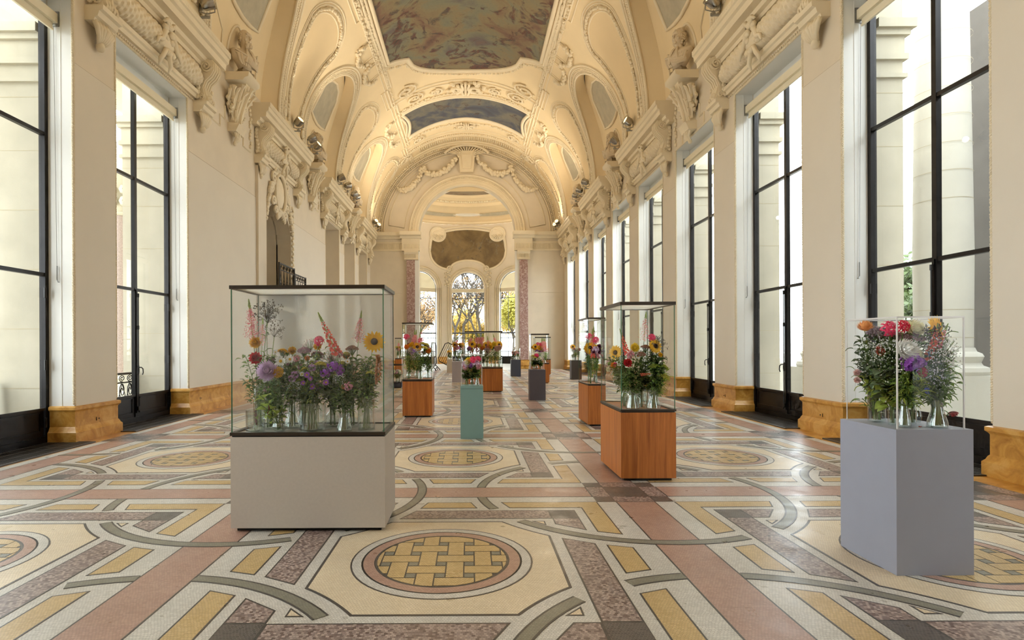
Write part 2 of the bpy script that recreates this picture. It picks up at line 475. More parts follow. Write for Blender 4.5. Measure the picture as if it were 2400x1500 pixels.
for q in range(4):
    s = 1.005
    a = math.atan2(hyp(RO, s), s)   # angle at the corner
    lo, hi = math.asin(s/RO), math.acos(s/RO)
    pts = [(-H + RO*math.sin(t), -H + RO*math.cos(t)) for t in [lo + (hi-lo)*i/8 for i in range(9)]]
    oc += rot4(pts, q) if q == 0 else rot4(pts, q)
piece('cream_octagon', oc, 3, .02)
def arc(c, a0, a1, n=12):
    mb = MB(); ln = .014
    A = [a0 + (a1-a0)*i/n for i in range(n+1)]
    def P(r, a, z): return (c[0]+r*math.cos(R(a)), c[1]+r*math.sin(R(a)), z)
    def strip(r0, r1, mi, z=.003, z0=None):
        vs = []
        for a in A: vs += [P(r0,a,z if z0 is None else z0), P(r1,a,z)]
        mb.add(vs, [(2*i,2*i+2,2*i+3,2*i+1) for i in range(n)], mi)
    strip(OI-ln, OI, 0); strip(OI, OO, 5); strip(OO, OO+ln, 0)
    strip(OI-ln, OI-ln, 0, .003, 0); strip(OO+ln, OO+ln, 0, .003, 0)
    return mb
# ring pieces per quadrant: angle offsets from the ring's S / E / N / W crossings
pin = math.degrees(math.asin(.2/1.56)); p0 = math.degrees(math.asin(.61/1.56)); p1 = math.degrees(math.asin(.985/1.56))
quads = {   # corner of the cell : ranges in degrees, measured at that corner
  (1,1):  [(180+pin, 180+p0), (180+90-(90-p1) if 0 else 180+p1, 270)],       # SW quadrant: W under, S over
  (-1,1): [(270, 270+p0), (270+p1, 360)],                                    # SE: S under frame, E over
  (-1,-1):[(0, p0), (p1, 90-pin)],                                           # NE: E under frame, N over
  (1,-1): [(90+pin, 90+p0), (90+p1, 180-pin)],                               # NW
}
for (cx, cyy), rg in quads.items():
    for a0, a1 in rg: pieces.append(('olive_arc', arc((cx*H, cyy*H), a0, a1)))
# continuation of rings across the pink bands (half on either side)
for (cx, cyy), rg in (((1,1), (270, 270+pin)), ((1,-1), None)):
    pass
rings = []
for nm, r0, r1, mi in (('white_ring', .595, .66, 6), ('pink_ring', .502, .58, 4)):
    mb = MB(); ringpanel(mb, r0, r1, mi, top=.0035); rings.append((nm, mb))
mb = MB(); mb.lathe([(0,.0026),(.488,.0026),(.488,0)], 56, m=0); rings.append(('weave_ground', mb))
weave = []
def wpiece(nm, cx, cyy, w, h, mi):
    p = clip_circle([(cx-w/2,cyy-h/2),(cx+w/2,cyy-h/2),(cx+w/2,cyy+h/2),(cx-w/2,cyy+h/2)], .478)
    if len(p) < 3: return
    ar = abs(sum(p[i][0]*p[(i+1)%len(p)][1]-p[(i+1)%len(p)][0]*p[i][1] for i in range(len(p))))/2
    if ar < .0012: return
    n = len(p); mb = MB()
    mb.add([(*a, .0026) for a in p] + [(*a, .0042) for a in p], [(i,(i+1)%n,n+(i+1)%n,n+i) for i in range(n)] + [tuple(range(n,2*n))], mi)
    weave.append((nm, mb))
for j in range(-3, 4):
    for i in range(-3, 4):
        x = i*.406 + (j % 2)*.203 + .1; y = j*.204
        wpiece('weave_bar', x, y, .268, .118, 1)
        wpiece('weave_bar', x+.203, y, .118, .268, 1)
        wpiece('weave_square', x+.1015, y+.102, .062, .062, 5)
        wpiece('weave_square', x-.1015, y+.102, .062, .062, 5)
bands = []   # shared strips around a crossing, in coordinates of the cell edge
def rect(x0, x1, y0, y1): return [(x0,y0),(x1,y0),(x1,y1),(x0,y1)]
def bpiece(nm, poly, mi, line=.012):
    mb = MB(); panel(mb, poly, mi, line, .0016); bands.append((nm, mb)); 
c = .39
bpiece('pink_band', rect(-.2, .2, c, FP-c), 4)               # along the hall, crossing at origin
bpiece('pink_band', rect(c, FP-c, -.2, .2), 4)               # across the hall
for i, (x0, x1) in enumerate(((-c,-.2),(-.2,.2),(.2,c))):
    for j, (y0, y1) in enumerate(((-c,-.2),(-.2,.2),(.2,c))):
        d = (i+j) % 2 == 0
        bpiece('dark_tile' if d else 'speckled_tile', rect(x0,x1,y0,y1), 7 if d else 2, .004)
def cached(lst, tagname):
    return [(nm, mb.mesh(nm, FM)) for nm, mb in lst]
cellm = cached(pieces + rings, 'cell'); weavem = cached(weave, 'w'); bandm = cached(bands, 'b')
def joined(lst):
    mb = MB()
    for nm, b in lst:
        base = len(mb.v); mb.v += b.v; mb.f += [tuple(i+base for i in f) for f in b.f]; mb.m += b.m
    return mb
far_cell = joined(pieces + rings + weave).mesh('far_mosaic_cell', FM)
weave_all = joined(weave).mesh('medallion_weave', FM)
band_far = joined(bands[:1] + bands[2:]).mesh('far_mosaic_band', FM)
band_far2 = joined(bands).mesh('far_mosaic_band', FM)
NROW = 9
for r in range(-1, NROW):
    for cxi in (-1, 0, 1):
        ctr = (FX + cxi*FP, FY + r*FP, 0)
        if 0 <= r <= 3:
            for nm, me in cellm: obj(nm, me, floor, ctr)
            if r <= 1:
                for nm, me in weavem: obj(nm, me, floor, ctr)
            else: obj('medallion_weave', weave_all, floor, ctr)['kind'] = 'stuff'
        else: obj('mosaic_cell', far_cell, floor, ctr)['kind'] = 'stuff'
    for cxi in range(-2, 2):
        ctr = (FX + cxi*FP + H, FY + r*FP - H, 0)
        if 0 <= r <= 4:
            for i, (nm, me) in enumerate(bandm):
                if i == 1 and cxi == 1: continue
                obj(nm, me, floor, ctr)
        else: obj('mosaic_band', band_far2 if cxi < 1 else band_far, floor, ctr)['kind'] = 'stuff'
# ring stretches lying over the pink bands (S and E crossings of every crossing point)
over_s = arc((0,0), 270-pin*1.02, 270+pin*1.02, 6).mesh('olive_arc', FM); over_e = arc((0,0), -pin*1.02, pin*1.02, 6).mesh('olive_arc', FM)
for r in range(0, 6):
    for cxi in range(-2, 2):
        ctr = (FX + cxi*FP + H, FY + r*FP - H, .0012)
        obj('olive_arc', over_s, floor, ctr)
        if cxi < 1: obj('olive_arc', over_e, floor, ctr)
# borders between the outer bands and the walls
for s in (-1, 1):
    xb = FX + s*1.5*FP
    xs = sorted((xb + s*.37, X0 + s*6.62))
    mb = MB(); panel(mb, rect(xs[0], xs[1], 0.2, YEND-.2), 0, .012, .0015); 
    b = mb.build('yellow_border', [M['ochre'], M['m_yellow']], floor)

# ------------------------------------------------------------------ floor grates in the window bays
gm = MB()
gm.box(-.34, .62, -1.32, 1.32, 0, .004, 0)
for i in range(58):
    y = -1.30 + i*2.6/57
    gm.box(-.33, .60, y, y+.022, .004, .016, 1)
for x in (-.33, -.1, .13, .36, .58): gm.box(x, x+.02, -1.31, 1.31, .006, .019, 1)
fr_ = MB(); 
for a in ((-.36,-.33,-1.33,1.33),(.6,.63,-1.33,1.33),(-.33,.6,-1.335,-1.31),(-.33,.6,1.31,1.335)): fr_.box(a[0],a[1],a[2],a[3],0,.02)
M['grate'] = simple('grate_iron', (88,84,80), .4, .6, var=.1); M['pit'] = simple('grate_pit', (26,24,23), .8, var=.1)
gmesh = gm.mesh('bars', [M['pit'], M['grate']]); fmesh = fr_.mesh('frame', M['grate'])
ng = {1: 0, -1: 0}
for s in (1, -1):
    for k in range(0, 8 if s == 1 else 2):
        y = YC(k) + PITCH/2
        side_ = 'right' if s == 1 else 'left'
        g = thing('floor_grate', f'dark iron floor grate at the foot of the {ordw(k)} window along the {side_} wall', 'grate', (X0 + s*HALF, y, 0), 0, 'floor grates', scale=(s,1,1))
        b = obj('bars', gmesh, g); b['kind'] = 'stuff'
        obj('rim', fmesh, g)
# ------------------------------------------------------------------ side walls
SN = {1: 'right', -1: 'left'}
walls = {}
LEFT_WIN = (-2, -1, 0, 1); LEFT_NICHE = (5, 6, 7); DOORK = 3
for s in (1, -1):
    mb = MB(lambda d, y, z, s=s: (X0 + s*d, y, z))
    d0, d1 = HALF, HALF + .55
    ys = YBACK
    for k in range(-2, 8):
        ya, yb = YC(k) + .55, YC(k) + 3.23
        if s == 1 or k in LEFT_WIN or k in LEFT_NICHE or k == DOORK:
            mb.box(d0, d1, ys, ya, 0, WTOP)
            if s == -1 and k == DOORK:
                # arched doorway high above the stair landing
                mb.box(d0, d1, ya, yb, 0, 2.9)
                ym = (ya+yb)/2; r = (yb-ya)/2; n = 20
                ps = [(ym - r*math.cos(math.pi*i/n), 5.35 + 1.12*math.sin(math.pi*i/n)) for i in range(n+1)]
                for i in range(n):
                    mb.prism([ps[i], ps[i+1], (ps[i+1][0], WTOP), (ps[i][0], WTOP)], d0, d1, 'x')
            ys = yb
    mb.box(d0, d1, ys, YEND + 1, 0, WTOP)
    mb.box(d0, d1, YBACK, YEND + 1, WTOP, 9.15)
    walls[s] = mb.build('wall_' + SN[s], M['wall'])
    tag(walls[s], f'cream plaster wall along the {SN[s]} of the hall', 'wall', kind='structure')
M['seamline'] = simple('board_seam', (168,148,118), .8, var=0)
# painted boards on the piers, a seam above eye level
pm = MB().box(-.014, 0, -.535, .535, .6, 6.36).box(-.004, 0, -.54, .54, 6.36, 6.372, 1).mesh('wall_board', [M['wallpanel'], M['seamline']])
for s in (1, -1):
    for k in range(0, 9):
        if s == -1 and k not in (0, 1): continue
        obj('wall_board', pm, walls[s], (X0 + s*HALF, YC(k), 0), scale=(s,1,1))
for y0, y1 in ((YC(2)-.53, YC(3)+.02), (YC(4)-.5, YC(5)+.53)):
    MB().box(X0-HALF, X0-HALF+.012, y0, y1, .6, 6.2).box(X0-HALF, X0-HALF+.004, y0, y1, 6.2, 6.214, 1).build('wall_board', [M['wallpanel'], M['seamline']], walls[-1])
for k in (6, 7, 8):
    obj('wall_board', pm, walls[-1], (X0 - HALF, YC(k), 0), scale=(-1,1,1))

# ochre marble base: profile (out, z), wrapped round each pier
BP = [(0,0),(.075,0),(.075,.17),(.05,.2),(.035,.24),(.02,.26),(.02,.5),(.03,.52),(.055,.545),(.055,.59),(.03,.605),(0,.61)]
def basewrap(path, name, parent=None, closed=False):
    # path: xy points of the wall line, outward to the left of travel
    mb = MB(); n = len(path); fr = []
    for i in range(n):
        p = Vector(path[i]); ns = []
        if i > 0: e = (p - Vector(path[i-1])).normalized(); ns.append(Vector((-e.y, e.x)))
        if i < n-1: e = (Vector(path[i+1]) - p).normalized(); ns.append(Vector((-e.y, e.x)))
        o = ns[0] if len(ns) == 1 else (ns[0]+ns[1]) / (1 + ns[0].dot(ns[1]))
        fr.append((Vector((p.x, p.y, 0)), Vector((o.x, o.y, 0)), Vector((0,0,1))))
    mb.sweep(fr, BP)
    return mb
nb = 0
for s in (1, -1):
    x = X0 + s*HALF
    runs = []
    if s == 1:
        for k in range(0, 9): runs.append((YC(k)-.55, YC(k)+.55 if k < 8 else YEND, True, k < 8))
    else:
        runs = [(YC(0)-.55, YC(0)+.55, 1, 1), (YC(1)-.55, YC(1)+.55, 1, 1), (YC(2)-.55, YC(5)+.55, 1, 1), (YC(6)-.55, YC(6)+.55, 1, 1), (YC(7)-.55, YC(7)+.55, 1, 1), (YC(8)-.55, YEND, 1, 0)]
    for i, (ya, yb, ca, cb) in enumerate(runs):
        xin = X0 + s*(HALF+.4)
        pts = ([(xin, ya)] if ca else []) + [(x, ya), (x, yb)] + ([(xin, yb)] if cb else [])
        if s == -1: pts = pts[::-1]
        b = basewrap(pts, 'b').build('baseboard_' + SN[s], M['ochre'], smooth=30)
        tag(b, f'ochre marble base of the {ordw(i)} pier along the {SN[s]} wall', 'baseboard', kind='structure')
        if s == 1 or i < 3:
            yk = YC(i) if i < 2 or s == 1 else YC(2)
            MB().box(x - s*.028, x - s*.02, yk-.04, yk-.03, .3, .36).box(x - s*.028, x - s*.02, yk+.02, yk+.04, .32, .34).build('socket', M['black'], b)

# ------------------------------------------------------------------ windows of the hall (local: x out from the wall face, y along, z up)
W2 = 1.34
fm = MB()
for sy in (-1, 1): fm.box(.42, .52, sy*W2 - (.08 if sy > 0 else 0), sy*W2 + (0 if sy > 0 else .08), 0, 7.28)
fm.box(.42, .52, -W2+.1, W2-.1, 7.18, 7.28); fm.box(.41, .53, -W2+.1, W2-.1, 0, .12)
wf = fm.mesh('frame', M['iron'])
mull = MB().box(.42, .5, -.04, .04, .12, 7.18).box(.4, .42, -.02, .02, .2, 2.8).mesh('mullion', M['iron'])
tran = [MB().box(.43, .5, -W2+.08, W2-.08, z+.01, z+.07).mesh('transom', M['iron']) for z in (2.76, 5.1)]
kick = MB(); kick.box(.44, .49, -.64, .56, .12, .575).box(.425, .44, -.56, .48, .2, .22).box(.425, .44, -.56, .48, .5, .52).box(.425, .44, -.56, -.54, .2, .52).box(.425, .44, .46, .48, .2, .52).box(.415,.44,-.64,.56,.55,.59)
kickm = kick.mesh('kick_panel', M['iron'])
panes = {}
for i, (z0, z1) in enumerate(((.59, 2.76), (2.845, 5.1), (5.185, 7.18))):
    panes[i] = MB().box(.455, .463, -.625, .625, z0-.01, z1+.02).mesh('pane', M['winglass'])
hd = MB(); hd.box(.37, .40, -.02, .02, 1.02, 1.2); hd.tube([(.375,0,1.16),(.33,.02,1.16),(.32,.06,1.13),(.325,.08,1.05),(.33,.06,1.0)], .012, 6)
hd.tube([(.375,0,.25),(.375,0,2.7)], .012, 6)
for z in (.3, 1.1, 2.0, 2.68): hd.lathe([(.022,-.04),(.022,.04)], 8, (.378,0,z))
hdm = hd.mesh('bolt_handle', M['black'], 40)
hg = MB()
hg.lathe([(0,-.09),(.018,-.08),(.018,.08),(0,.09)], 8, (.405, 0, 0)); hgm = hg.mesh('hinge', M['black'], 40)
jb = MB()
for sy in (-1, 1):
    jb.box(.0, .42, sy*W2 - .004, sy*W2 + .004, .6, WTOP).box(.2, .21, sy*(W2-.012), sy*(W2-.004), .6, WTOP)
jb.box(.0, .55, -W2, W2, WTOP-.008, WTOP-.001); jb.box(.44, .5, -W2, W2, 7.28, WTOP-.01)
jbm = jb.mesh('jamb_lining', M['white'])
def rope(p0, p1, r=.024, turns=17.0):
    mb = MB(); p0, p1 = Vector(p0), Vector(p1); t = (p1-p0); L = t.length; t.normalize()
    a = t.orthogonal().normalized(); b = t.cross(a); n = max(8, int(L*turns*6))
    for ph in (0, math.pi):
        mb.tube([p0 + t*L*i/n + (a*math.cos(2*math.pi*i/6+ph) + b*math.sin(2*math.pi*i/6+ph))*r*.55 for i in range(n+1)], r*.7, 4)
    return mb
ropem = rope((0,0,.64), (0,0,WTOP)).mesh('rope_moulding', M['stucco'], 180)
ropeh = rope((0,-W2,WTOP), (0,W2,WTOP)).mesh('rope_moulding', M['stucco'], 180)
# blinds
bl = MB().box(.24, .36, -W2+.02, W2-.02, 7.0, 7.16); blm = bl.mesh('cassette', M['blind'])
blf = MB().box(.3, .304, -W2+.05, W2-.05, 6.9, 7.0).box(.285, .32, -W2+.05, W2-.05, 6.87, 6.9); blfm = blf.mesh('fabric', M['blind'])
blb = MB().box(.22, .38, -W2+.006, -W2+.02, 6.95, 7.2); blbm = blb.mesh('bracket', M['steel'])
cd = MB(); cd.tube([(.3, W2-.03, 6.95), (.26, W2-.03, 2.75)], .004, 4); cd.tube([(.26,W2-.03,2.95),(.262,W2-.03,2.72),(.24,W2-.04,2.68),(.22,W2-.03,2.68)], .009, 5); cdm = cd.mesh('pull_cord', M['steel'])
wn = 0
def make_window(s, k):
    global wn
    wn += 1
    y = YC(k) + PITCH/2; loc = (X0 + s*HALF, y, 0)
    vis = k >= 0
    w = thing(f'window_{wn}', f'tall dark-framed glazed door, {ordw(max(k,0))} window along the {SN[s]} wall' if vis else f'tall dark-framed glazed door {"beside" if k == -1 else "behind"} the viewer in the {SN[s]} wall', 'window', loc, kind='structure', scale=(s,1,1))
    for nm, me in (('frame', wf), ('mullion', mull), ('transom', tran[0]), ('transom', tran[1]), ('bolt_handle', hdm), ('jamb_lining', jbm)):
        obj(nm, me, w)
    for sy in (-1, 1):
        for z in (.35, 1.3, 2.5): obj('hinge', hgm, w, (0, sy*(W2-.1), z))
        kp = obj('kick_panel', kickm, w, (0, -.6 if sy < 0 else .68, 0))
        for i in range(3): obj('pane', panes[i], w, (0, sy*.65, 0))
        obj('rope_moulding', ropem, w, (.004, sy*(W2+.0), 0))
    obj('rope_moulding', ropeh, w, (.004, 0, 0))
    if vis:
        b = thing('roller_blind', f'rolled-up cream blind at the top of the {ordw(k)} window along the {SN[s]} wall', 'blind', loc, 0, 'roller blinds', scale=(s,1,1))
        obj('cassette', blm, b); obj('fabric', blfm, b); obj('bracket', blbm, b); obj('bracket', blbm, b, (0, 2*W2-.026, 0)); obj('pull_cord', cdm, b)
for k in range(-2, 8): make_window(1, k)
for k in LEFT_WIN: make_window(-1, k)
# blind niches far along the left wall
for i, k in enumerate(LEFT_NICHE):
    ya, yb = YC(k)+.55, YC(k)+3.23; xa = X0 - HALF
    mb = MB(); mb.box(xa-1.0, xa-.92, ya-.1, yb+.1, 0, WTOP)
    mb.box(xa-.95, xa-.002, yb-.02, yb-.008, 0, WTOP-.02); mb.box(xa-.95, xa-.002, ya+.008, ya+.02, 0, WTOP-.02); mb.box(xa-.95, xa-.002, ya+.008, yb-.008, WTOP-.03, WTOP-.012)
    n = mb.build(f'door_{i+2}', M['wall'])
    tag(n, f'tall blank doorway recess, {ordw(i)} beyond the stair door on the left', 'doorway', kind='structure')
    if i == 0: MB().box(xa-.12, xa-.06, ya+.0, ya+.09, 0, WTOP-.35).build('door_edge', M['black'], n)
    for yy in (ya, yb): obj('rope_moulding', ropem, n, (xa, yy, 0))
# ------------------------------------------------------------------ arched stair door with bronze grille on the left
xa = X0 - HALF; ya, yb = YC(3)+.55, YC(3)+3.23; ym = (ya+yb)/2; rr = (yb-ya)/2
door = thing('door_1', 'arched doorway with a bronze grille door above the stair landing', 'door', (0,0,0), kind='structure')
mb = MB(); mb.box(xa-1.35, xa-1.25, ya-.3, yb+.3, 2.9, 7.2)
mb.box(xa-1.3, xa-.5, yb, yb+.05, 2.9, 7); mb.box(xa-1.3, xa-.5, ya-.05, ya, 2.9, 7); mb.box(xa-1.35, xa-.5, ya-.1, yb+.1, 2.8, 2.9)
n = 20
ps = [(ym - rr*math.cos(math.pi*i/n), 5.35 + 1.12*math.sin(math.pi*i/n)) for i in range(n+1)]
for i in range(n): mb.prism([ps[i], ps[i+1], (ps[i+1][0], ps[i+1][1]+.05), (ps[i][0], ps[i][1]+.05)], xa-1.3, xa-.5, 'x')
mb.build('recess', M['wall'], door)
# moulded inner frame and grille door on the back wall
fr_ = MB(); path = [(ya+.5, 2.9)] + [(ym - (rr-.5)*math.cos(math.pi*i/14), 5.0 + .95*math.sin(math.pi*i/14)) for i in range(15)] + [(yb-.5, 2.9)]
for d_, r_ in ((0, .06), (.13, .045)):
    fr_.tube([(xa-1.22, y + (-d_ if y < ym else d_), z + (d_ if z > 3 else 0)) for y, z in path], r_, 6)
fr_.build('door_surround', M['stucco'], door, 60)
gr = MB(); poly = [(y, z) for y, z in path]
gr.prism(poly, xa-1.245, xa-1.225, 'x'); gr.build('door_leaf', M['grille'], door)
gr = MB()
for i in range(7):
    y = ya+.62 + i*(yb-ya-1.24)/6; zt = 5.0 + .95*math.sqrt(max(0, 1-((y-ym)/(rr-.5))**2)) - .05
    gr.tube([(xa-1.21, y, 2.9), (xa-1.21, y, zt)], .012, 4)
for z in (3.1, 3.6, 4.1, 4.6, 5.1):
    gr.tube([(xa-1.21, ya+.55, z), (xa-1.21, yb-.55, z)], .014, 4)
    for i in range(6):
        y = ya+.76 + i*(yb-ya-1.24)/6
        gr.tube([(xa-1.2, y + (.02+.09*t/10)*math.cos(t*.9), z+.24 + (.02+.09*t/10)*math.sin(t*.9)) for t in range(12)], .01, 4)
gr.build('grille', M['brass'], door)
# surround: leafy jamb strips and cartouche over the arch
lf = MB()
for y in (yb+.12,):
    for i in range(44):
        z = 2.4 + i*.1
        lf.blob((xa+.03, y + .05*(-1)**i, z), (.05, .07, .07), 5, 3)
lf.build('leaf_strip', M['stucco'], door, 180)
ct = MB()
def spiral(cy_, cz, r0, r1, turns, sgn, a0=0, n=18):
    return [(xa+.07, cy_ + sgn*(r0+(r1-r0)*i/n)*math.cos(a0+turns*2*math.pi*i/n), cz + (r0+(r1-r0)*i/n)*math.sin(a0+turns*2*math.pi*i/n)) for i in range(n+1)]
ct.blob((xa+.02, ym, 6.85), (.12, .42, .55), 12, 8)
ct.tube([(xa+.08, ym+.5*math.cos(2*math.pi*i/24), 6.85+.66*math.sin(2*math.pi*i/24)) for i in range(24)], .07, 6, closed=True)
for sg in (-1, 1):
    for (cy_, cz, r, a) in ((.62, 7.25, .2, 0), (.68, 6.45, .18, 1), (.4, 7.5, .17, 2), (.85, 6.9, .2, 3), (.45, 6.2, .16, 1.5)):
        ct.tube(spiral(ym+sg*cy_, cz, .03, r, 1.4, sg, a), .05, 5)
    for i in range(22):
        t = i/21; ct.blob((xa+.05, ym + sg*(.55 + .75*t + .06*rnd.random()), 7.1 - 1.3*t*t - .1*rnd.random()), (.08, .1, .09), 6, 4)
for i in range(9): ct.blob((xa+.08, ym + (i-4)*.09, 6.22 - .05*abs(i-4)), (.08, .05, .16), 5, 4)
ct.build('cartouche', M['stucco'], door, 180)
# pilaster step before the door and landing with railing
MB().box(xa, xa+.09, YC(3)-.18, YC(3)+.5, .6, 7.2).build('pilaster', M['wall'], door)
land = thing('stair_landing', 'raised stair landing below the arched door', 'stairs', (0,0,0), kind='structure')
mb = MB(); mb.box(xa, xa+.5, YC(3)+.6, yb+.2, 2.75, 2.9)
for i in range(14): mb.box(xa, xa+.5, yb+.2+i*.1-1.2, yb+.35+i*.1-1.2, 0, 2.9-i*.2)
mb.build('steps', M['stone'], land)
def scroll_rail(name, y0, y1, z0, z1, x, parent, m):
    mb = MB()
    for z in (z0, z0+.12, z1-.2, z1): mb.tube([(x,y0,z),(x,y1,z)], .018 if z < z1 else .028, 5)
    for y in (y0, y1): mb.box(x-.025, x+.025, y-.025, y+.025, z0-.1, z1+.03)
    n = max(1, round((y1-y0)/.28)); w = (y1-y0)/n
    for i in range(n):
        c = y0 + (i+.5)*w
        mb.tube([(x, c + (.02+.1*t/14)*math.cos(t*.8), z1-.1 + (.015+.07*t/14)*math.sin(t*.8)) for t in range(15)], .012, 4)
        mb.tube([(x, c + (.02+.1*t/16)*math.cos(-t*.75), (z0+z1)/2-.04 + (.03+.2*t/16)*math.sin(t*.75)) for t in range(17)], .012, 4)
        mb.tube([(x, y0+i*w, z0+.1), (x, c, z1-.22)], .01, 4)
        mb.tube([(x, y0+(i+1)*w, z0+.1), (x, c, z1-.22)], .01, 4)
    return mb.build(name, m, parent)
rl = thing('stair_railing', 'dark wrought iron scroll railing of the stair landing', 'railing')
scroll_rail('landing_panel', YC(3)+.62, YC(3)+2.15, 3.0, 4.28, xa+.45, rl, M['iron2'])
scroll_rail('stair_panel', YC(3)+2.2, YC(3)+3.5, 2.95, 4.12, xa+.45, rl, M['iron2'])

# ------------------------------------------------------------------ entablatures (local x = distance from the hall axis, y along, z up)
EL = 4.78/2; BY = PITCH/2
prof = [(6.43,8.36),(6.26,8.36),(6.24,8.44),(6.16,8.47),(6.14,8.56),(5.98,8.58),(5.96,8.72),(5.9,8.75),(5.885,8.86),(5.85,8.88),(5.84,9.0),(6.5,9.0)]
cor = MB().prism(prof, -EL, EL, 'y').mesh('cornice', M['stucco'])
arch_ = MB().prism([(6.43,7.56),(6.37,7.56),(6.35,7.64),(6.31,7.66),(6.30,7.74),(6.43,7.76)], -BY+.25, BY-.25, 'y').mesh('architrave', M['stucco'])
egg = MB()
for i in range(64): egg.blob((5.86, -EL+.04 + i*(2*EL-.08)/63, 8.93), (.025, .026, .045), 5, 3)
eggm = egg.mesh('egg_moulding', M['stucco'], 180)
den = MB()
for i in range(48): den.blob((6.415, -BY+.3 + i*(2*BY-.6)/47, 7.5), (.02, .028, .028), 5, 3)
denm = den.mesh('bead_moulding', M['stucco'], 180)
tor = MB()
def torfn(u, v):
    y = -BY+.22 + u*(2*BY-.44); a = math.pi*(v*1.1 - .05)
    row = u*34; cc = v*7 + (int(row) % 2)*.5
    fu = row % 1; fv = cc % 1 - .5
    d = .05*math.sqrt(max(0, 1 - (fv*1.7)**2)) * (1 - fu*.75) if abs(y) > .2 else .03
    r = (.25 + d) * (1 - .35*max(0, abs(y)-1.35)/.35)
    return (6.40 - r*math.sin(a), y, 8.05 - r*math.cos(a)*.98)
tor.grid(torfn, 136, 42)
torm = tor.mesh('scale_torus', M['stucco'], 50)
rb = MB()
for i in range(14):
    a = rnd.random()*6.28; rb.blob((6.10+.08*rnd.random(), .16*math.cos(a)*rnd.random()*2, 8.05+.32*math.sin(a)), (.06,.1,.08), 6, 4)
for sg in (-1,1):
    rb.tube([(6.12, sg*(.1+.06*i), 8.2 - .07*i + .05*math.sin(i*1.6)) for i in range(7)], [.05,.06,.06,.05,.05,.04,.02], 6)
    rb.tube([(6.13, sg*.05, 8.3), (6.1, sg*.14, 8.42), (6.13, sg*.2, 8.34)], [.04,.06,.03], 6)
    rb.tube([(6.16, sg*.06, 7.85), (6.18, sg*.12, 7.7), (6.2, sg*.2, 7.58), (6.24, sg*.18, 7.45)], [.05,.05,.05,.02], 6)
rbm = rb.mesh('ribbon_knot', M['stucco'], 180)
# scrolled bracket (console)
bk = MB()
side_ = [(6.43,7.5),(6.2,7.5),(6.16,7.56),(6.2,7.7),(6.24,7.86),(6.18,8.02),(6.05,8.14),(5.97,8.28),(5.97,8.42),(6.06,8.52),(6.2,8.55),(6.43,8.55)]
bk.prism(side_, -.19, .19, 'y')
for sy in (-1, 1):
    bk.tube([(6.13+.02 - (.02+.12*i/20)*math.cos(i*.62), sy*.2, 8.36 + (.02+.12*i/20)*math.sin(i*.62)) for i in range(21)], .028, 5)
    bk.tube([(6.26 - (.015+.06*i/14)*math.cos(-i*.7), sy*.2, 7.62 + (.015+.06*i/14)*math.sin(i*.7)) for i in range(15)], .02, 5)
    for i in range(7): bk.blob((6.36-.03*math.sin(i), sy*(.2+.03), 7.62+i*.11), (.06,.05,.07), 5, 4)
for yy in (-.13,-.045,.045,.13):
    bk.tube([(p[0]-.012, yy, p[1]) for p in side_[2:10]], .03, 6)
for i in range(5): bk.blob((6.15, (i-2)*.07, 7.62-.03*abs(i-2)), (.06,.04,.11), 5, 4)
bkm = bk.mesh('scroll_bracket', M['stucco'], 50)
ft = MB().prism([(6.43,7.24),(6.27,7.24),(6.25,7.29),(6.2,7.31),(6.17,7.4),(6.11,7.42),(6.1,7.5),(6.43,7.5)], -.27, .27, 'y').mesh('bracket_foot', M['stucco'])
pd = MB()
for i in range(7):
    a = (i-3)/3.0
    pd.tube([(6.24+.05*abs(a), a*.21, 7.26), (6.2+.05*abs(a), a*.2, 7.16), (6.27, a*.13, 7.03), (6.34, a*.06, 6.93)], [.045,.05,.038,.02], 6)
pd.blob((6.33, 0, 6.9), (.08,.08,.09), 7, 5)
pdm = pd.mesh('shell_pendant', M['stucco'], 180)
tn = 0
ENT = [1.0 + 0]
for s in (1, -1):
    for e in range(-1, 5):
        k = 2*e - 1
        ym = YC(k) + PITCH/2
        if e < 0 and ym < -2: continue
        tn += 1
        t = thing(f'trim_{tn}', f'projecting stucco cornice with scrolled brackets, {ordw(e)} along the {SN[s]} wall' if e > 0 else f'stucco cornice overhead beside the viewer, {SN[s]} wall, bay {e+2}', 'cornice', (X0, ym, 0), kind='structure', scale=(s,1,1))
        obj('cornice', cor, t); obj('architrave', arch_, t); obj('egg_moulding', eggm, t); obj('bead_moulding', denm, t)
        if e < 1: continue
        obj('scale_torus', torm, t); obj('ribbon_knot', rbm, t)
        for yy in (-BY, BY):
            obj('scroll_bracket', bkm, t, (0,yy,0)); obj('bracket_foot', ft, t, (0,yy,0)); obj('shell_pendant', pdm, t, (0,yy,0))
